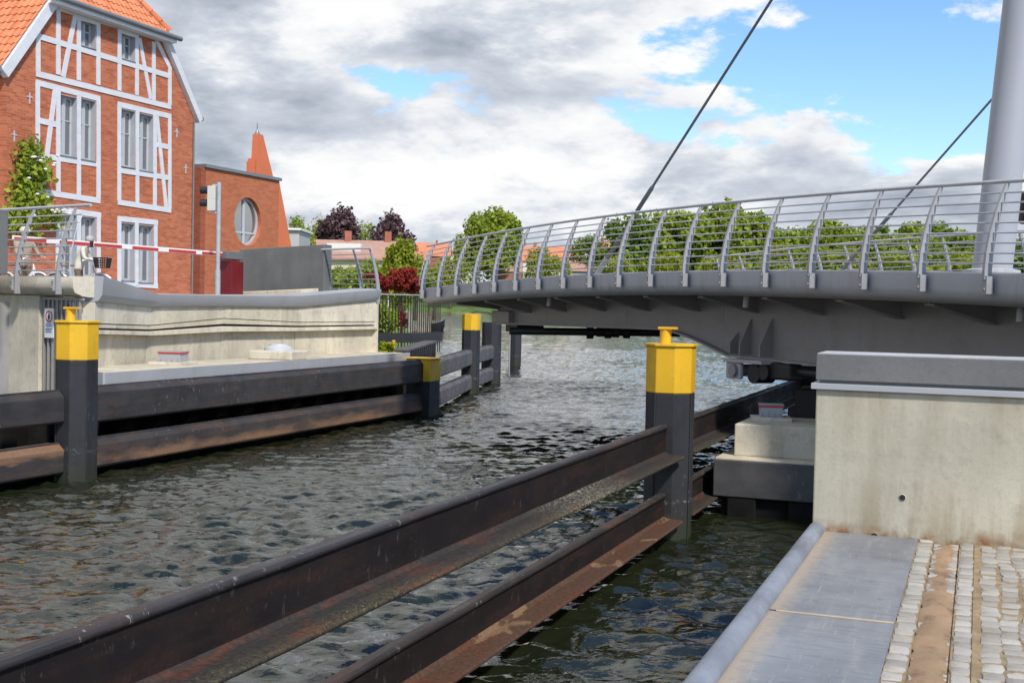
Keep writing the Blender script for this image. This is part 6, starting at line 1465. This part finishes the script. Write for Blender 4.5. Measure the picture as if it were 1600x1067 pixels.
def person(loc, rz, label, s_, lean, hand_pts, jm, tm, cap, bend=0.0):
    t = thing('person', label, 'person', tuple(loc), None, rz); t.scale = (s_, s_, s_)
    # local: faces +x, y to its left, z up
    dx = lambda z: lean * max(0, z - 0.92)
    J = [((0, 0, 0.95), 0.135, 0.16), ((dx(1.15), 0, 1.15), 0.125, 0.155), ((dx(1.36), 0, 1.36), 0.115, 0.17), ((dx(1.48), 0, 1.47), 0.062), ((dx(1.54) + bend, 0, 1.54), 0.056), ((dx(1.64) + bend * 1.6, 0, 1.63), 0.098, 0.085), ((dx(1.72) + bend * 1.8, 0, 1.71), 0.082, 0.075)]
    B = [(0, 1), (1, 2), (2, 3), (3, 4), (4, 5), (5, 6)]
    for sd, hp in zip((1, -1), hand_pts):
        k = len(J); sh = (dx(1.42), sd * 0.20, 1.41); hp = Vector(hp); el = (Vector(sh) + hp) / 2 + Vector((-0.08, sd * 0.08, -0.10)); wr_ = el.lerp(hp, 0.88)
        J += [(sh, 0.068), (tuple(el), 0.052), (tuple(wr_), 0.034)]; B += [(2, k), (k, k + 1), (k + 1, k + 2)]
        k = len(J); J += [((0.0, sd * 0.10, 0.88), 0.10), ((0.05, sd * 0.115, 0.50), 0.064), ((-0.02, sd * 0.12, 0.09), 0.045), ((0.13, sd * 0.13, 0.04), 0.040)]; B += [(0, k), (k, k + 1), (k + 1, k + 2), (k + 2, k + 3)]
    hz_ = 1.50
    def mf(c): return 0 if c.z > hz_ else (3 if c.z < 0.08 else (1 if c.z > 0.86 else 2))
    body = skin_body('body', J, B, t, [M['skin'], jm, tm, M['rubber']], mf)
    hx = dx(1.64) + bend * 1.6
    for sd in (1, -1):
        MB().lathe((hx + 0.085, sd * 0.033, 1.655), [(0.004, -0.012), (0.012, 0), (0.004, 0.012)], 8).build('eye', M['black_ink'], t, local=True)
        MB().obox((hx - 0.005, sd * 0.088, 1.64), (0.02, 0, 0), (0, 0.010, 0), (0, 0, 0.032)).build('ear', M['skin'], t, local=True, bevel=0.008)
    MB().hexa([(hx + 0.09, -0.016, 1.615), (hx + 0.09, 0.016, 1.615), (hx + 0.125, 0.0, 1.615)], [(hx + 0.088, -0.008, 1.665), (hx + 0.088, 0.008, 1.665), (hx + 0.095, 0, 1.665)]).build('nose', M['skin'], t, local=True)
    MB().obox((hx + 0.088, 0, 1.59), (0.006, 0, 0), (0, 0.024, 0), (0, 0, 0.006)).build('mouth', M['red_dark'], t, local=True)
    mh = MB(); mh.lathe((hx - 0.02, 0, 1.64), [(0.085, -0.03), (0.112, 0.02), (0.108, 0.07), (0.07, 0.115), (0.02, 0.128)], 16); mh.build('hair', M['hair_grey'], t, local=True, smooth=60)
    if cap:
        mc = MB(); mc.lathe((hx - 0.01, 0, 1.68), [(0.125, 0.0), (0.125, 0.05), (0.09, 0.105), (0.03, 0.12)], 16); mc.obox((hx + 0.14, 0, 1.69), (0.07, 0, -0.015), (0, 0.075, 0), (0, 0, 0.008)); mc.build('cap', M['cap_beige'], t, local=True, smooth=50)
    for sd, hp in zip((1, -1), hand_pts):
        hp = Vector(hp); h = MB(); h.obox(hp + Vector((-0.01, 0, 0.012)), (0.045, 0, 0), (0, 0.038, 0), (0, 0, 0.014))
        for f_ in range(4):
            y = -0.03 + 0.02 * f_; ln = (0.055, 0.066, 0.062, 0.048)[f_]; h.tube([hp + Vector((0.03, y, 0.015)), hp + Vector((0.03 + ln * 0.6, y, 0.008)), hp + Vector((0.03 + ln * 0.7, y, -0.025)), hp + Vector((0.02 + ln * 0.3, y, -0.04))], [0.0095, 0.009, 0.008, 0.006], 6)
        h.tube([hp + Vector((-0.02, -sd * 0.035, 0.01)), hp + Vector((0.01, -sd * 0.06, -0.012)), hp + Vector((0.035, -sd * 0.055, -0.03))], [0.011, 0.010, 0.007], 6)
        h.build('hand', M['skin'], t, local=True, smooth=60)
    return t
def bicycle(loc, rz, label, frame_mat, basket):
    t = thing('bicycle', label, 'bicycle', tuple(loc), 'bicycles waiting at the barrier', rz)
    Rw = 0.34
    for x in (-0.53, 0.53):
        w = MB(); ring = [(x + Rw * math.cos(2 * math.pi * k / 28), 0, Rw + Rw * math.sin(2 * math.pi * k / 28)) for k in range(29)]
        w.tube(ring, 0.02, 8); wo = w.build('wheel', M['rubber'], t, local=True, smooth=60)
        s_ = MB(); s_.tube([(x + (Rw - 0.025) * math.cos(2 * math.pi * k / 28), 0, Rw + (Rw - 0.025) * math.sin(2 * math.pi * k / 28)) for k in range(29)], 0.011, 6)
        for k in range(14): a = 2 * math.pi * k / 14; s_.tube([(x, 0.02 * (-1) ** k, Rw), (x + (Rw - 0.03) * math.cos(a), 0, Rw + (Rw - 0.03) * math.sin(a))], 0.003, 4)
        s_.tube([(x, -0.05, Rw), (x, 0.05, Rw)], 0.022, 8); s_.build('rim', M['chrome'], wo, local=True)
        MB().tube([(x + (Rw + 0.035) * math.cos(a), 0, Rw + (Rw + 0.035) * math.sin(a)) for a in [R(20 + 14 * k) for k in range(11)]], 0.026, 6).build('mudguard', frame_mat, t, local=True)
    f_ = MB(); f_.tube([(0.38, 0, 0.86), (0.30, 0, 0.50), (0.05, 0, 0.30), (-0.06, 0, 0.28)], 0.022, 8); f_.tube([(-0.06, 0, 0.28), (-0.20, 0, 0.80)], 0.020, 8); f_.tube([(-0.06, 0.03, 0.28), (-0.53, 0.05, 0.34)], 0.012, 6); f_.tube([(-0.06, -0.03, 0.28), (-0.53, -0.05, 0.34)], 0.012, 6)
    f_.tube([(-0.17, 0.03, 0.68), (-0.53, 0.05, 0.34)], 0.010, 6); f_.tube([(-0.17, -0.03, 0.68), (-0.53, -0.05, 0.34)], 0.010, 6); f_.tube([(0.36, 0, 0.76), (0.14, 0, 0.52), (-0.14, 0, 0.50)], 0.018, 8); f_.build('frame', frame_mat, t, local=True, smooth=60)
    k = MB(); k.tube([(0.36, 0, 0.92), (0.42, 0.045, 0.66), (0.53, 0.05, 0.34)], 0.014, 6); k.tube([(0.36, 0, 0.92), (0.42, -0.045, 0.66), (0.53, -0.05, 0.34)], 0.014, 6); k.build('fork', frame_mat, t, local=True, smooth=60)
    MB().tube([(0.20, 0.30, 1.02), (0.32, 0.24, 1.06), (0.37, 0.0, 1.02), (0.32, -0.24, 1.06), (0.20, -0.30, 1.02)], 0.013, 8).build('handlebar', M['chrome'], t, local=True, smooth=60)
    s_ = MB(); s_.hexa([(-0.36, -0.10, 0.86), (-0.10, -0.03, 0.88), (-0.10, 0.03, 0.88), (-0.36, 0.10, 0.86)], [(-0.36, -0.10, 0.92), (-0.08, -0.03, 0.92), (-0.08, 0.03, 0.92), (-0.36, 0.10, 0.92)]); s_.build('saddle', M['leather'], t, local=True, bevel=0.02)
    MB().tube([(-0.20, 0, 0.78), (-0.23, 0, 0.88)], 0.014, 8).build('seat_post', M['chrome'], t, local=True)
    c = MB(); c.lathe((-0.06, 0.05, 0.28), [(0.09, -0.004), (0.09, 0.004)], 16); c.build('crank', M['chrome'], t, local=True)
    rk_ = MB(); rk_.tube([(-0.22, 0.06, 0.72), (-0.80, 0.07, 0.73)], 0.008, 6); rk_.tube([(-0.22, -0.06, 0.72), (-0.80, -0.07, 0.73)], 0.008, 6)
    for x in (-0.35, -0.5, -0.65, -0.79): rk_.tube([(x, -0.065, 0.727), (x, 0.065, 0.727)], 0.006, 5)
    rk_.build('luggage_rack', M['chrome'], t, local=True)
    if basket:
        b = MB(); n = 8
        for z, sc in ((0.86, 0.80), (0.92, 0.86), (0.98, 0.91), (1.04, 0.96), (1.10, 1.0)):
            b.tube([(0.60 + 0.17 * sc * x, 0.19 * sc * y, z) for x, y in ((-1, -1), (1, -1), (1, 1), (-1, 1), (-1, -1))], 0.012, 5)
        for i in range(-3, 4): 
            for sg_ in (-1, 1): b.tube([(0.60 + 0.17 * 0.8 * i / 3, sg_ * 0.19 * 0.8, 0.86), (0.60 + 0.17 * i / 3, sg_ * 0.19, 1.10)], 0.010, 5); b.tube([(0.60 + sg_ * 0.17 * 0.8, 0.19 * 0.8 * i / 3, 0.86), (0.60 + sg_ * 0.17, 0.19 * i / 3, 1.10)], 0.010, 5)
        b.box(0.46, 0.74, -0.15, 0.15, 0.855, 0.868); b.build('basket', M['black_ink'], t, local=True)
    return t
ang = math.atan2(RT.y, RT.x)
mp_ = onr(37, 440, 31.0); mp_.z = STZ + 0.0
hm = zat(37, 354, mp_.x, mp_.y) - STZ
person(mp_, ang - R(35), 'man in tan jacket and beige cap holding a bicycle at the barrier', hm / 1.80, 0.06, [(0.40, 0.26, 1.06), (0.40, -0.22, 1.06)], M['jacket_tan'], M['trouser_brown'], True)
bl_ = mp_ + Vector((math.cos(ang - R(35)), math.sin(ang - R(35)), 0)) * 0.15 + Vector((math.sin(ang), -math.cos(ang), 0)) * 0.35
bicycle(bl_, ang - R(20), 'white framed bicycle held by the man in the tan jacket', M['white_paint'], False)
wp_ = onr(122, 440, 30.5); wp_.z = STZ
hw_ = zat(122, 374, wp_.x, wp_.y) - STZ
person(wp_, ang + R(5), 'woman in cream jacket leaning over her bicycle handlebar at the barrier', max(0.82, hw_ / 1.66), 0.32, [(0.46, 0.24, 1.10), (0.46, -0.24, 1.10)], M['coat_cream'], M['trouser_brown'], False, 0.05)
bicycle(wp_ + Vector((-math.sin(ang), math.cos(ang), 0)) * (-0.30) + RT * 0.10, ang + R(2), 'bicycle with black front basket beside the woman in cream jacket', M['galv'], True)

for o in list(bpy.data.objects):
    if '_o' in o.keys(): del o['_o']
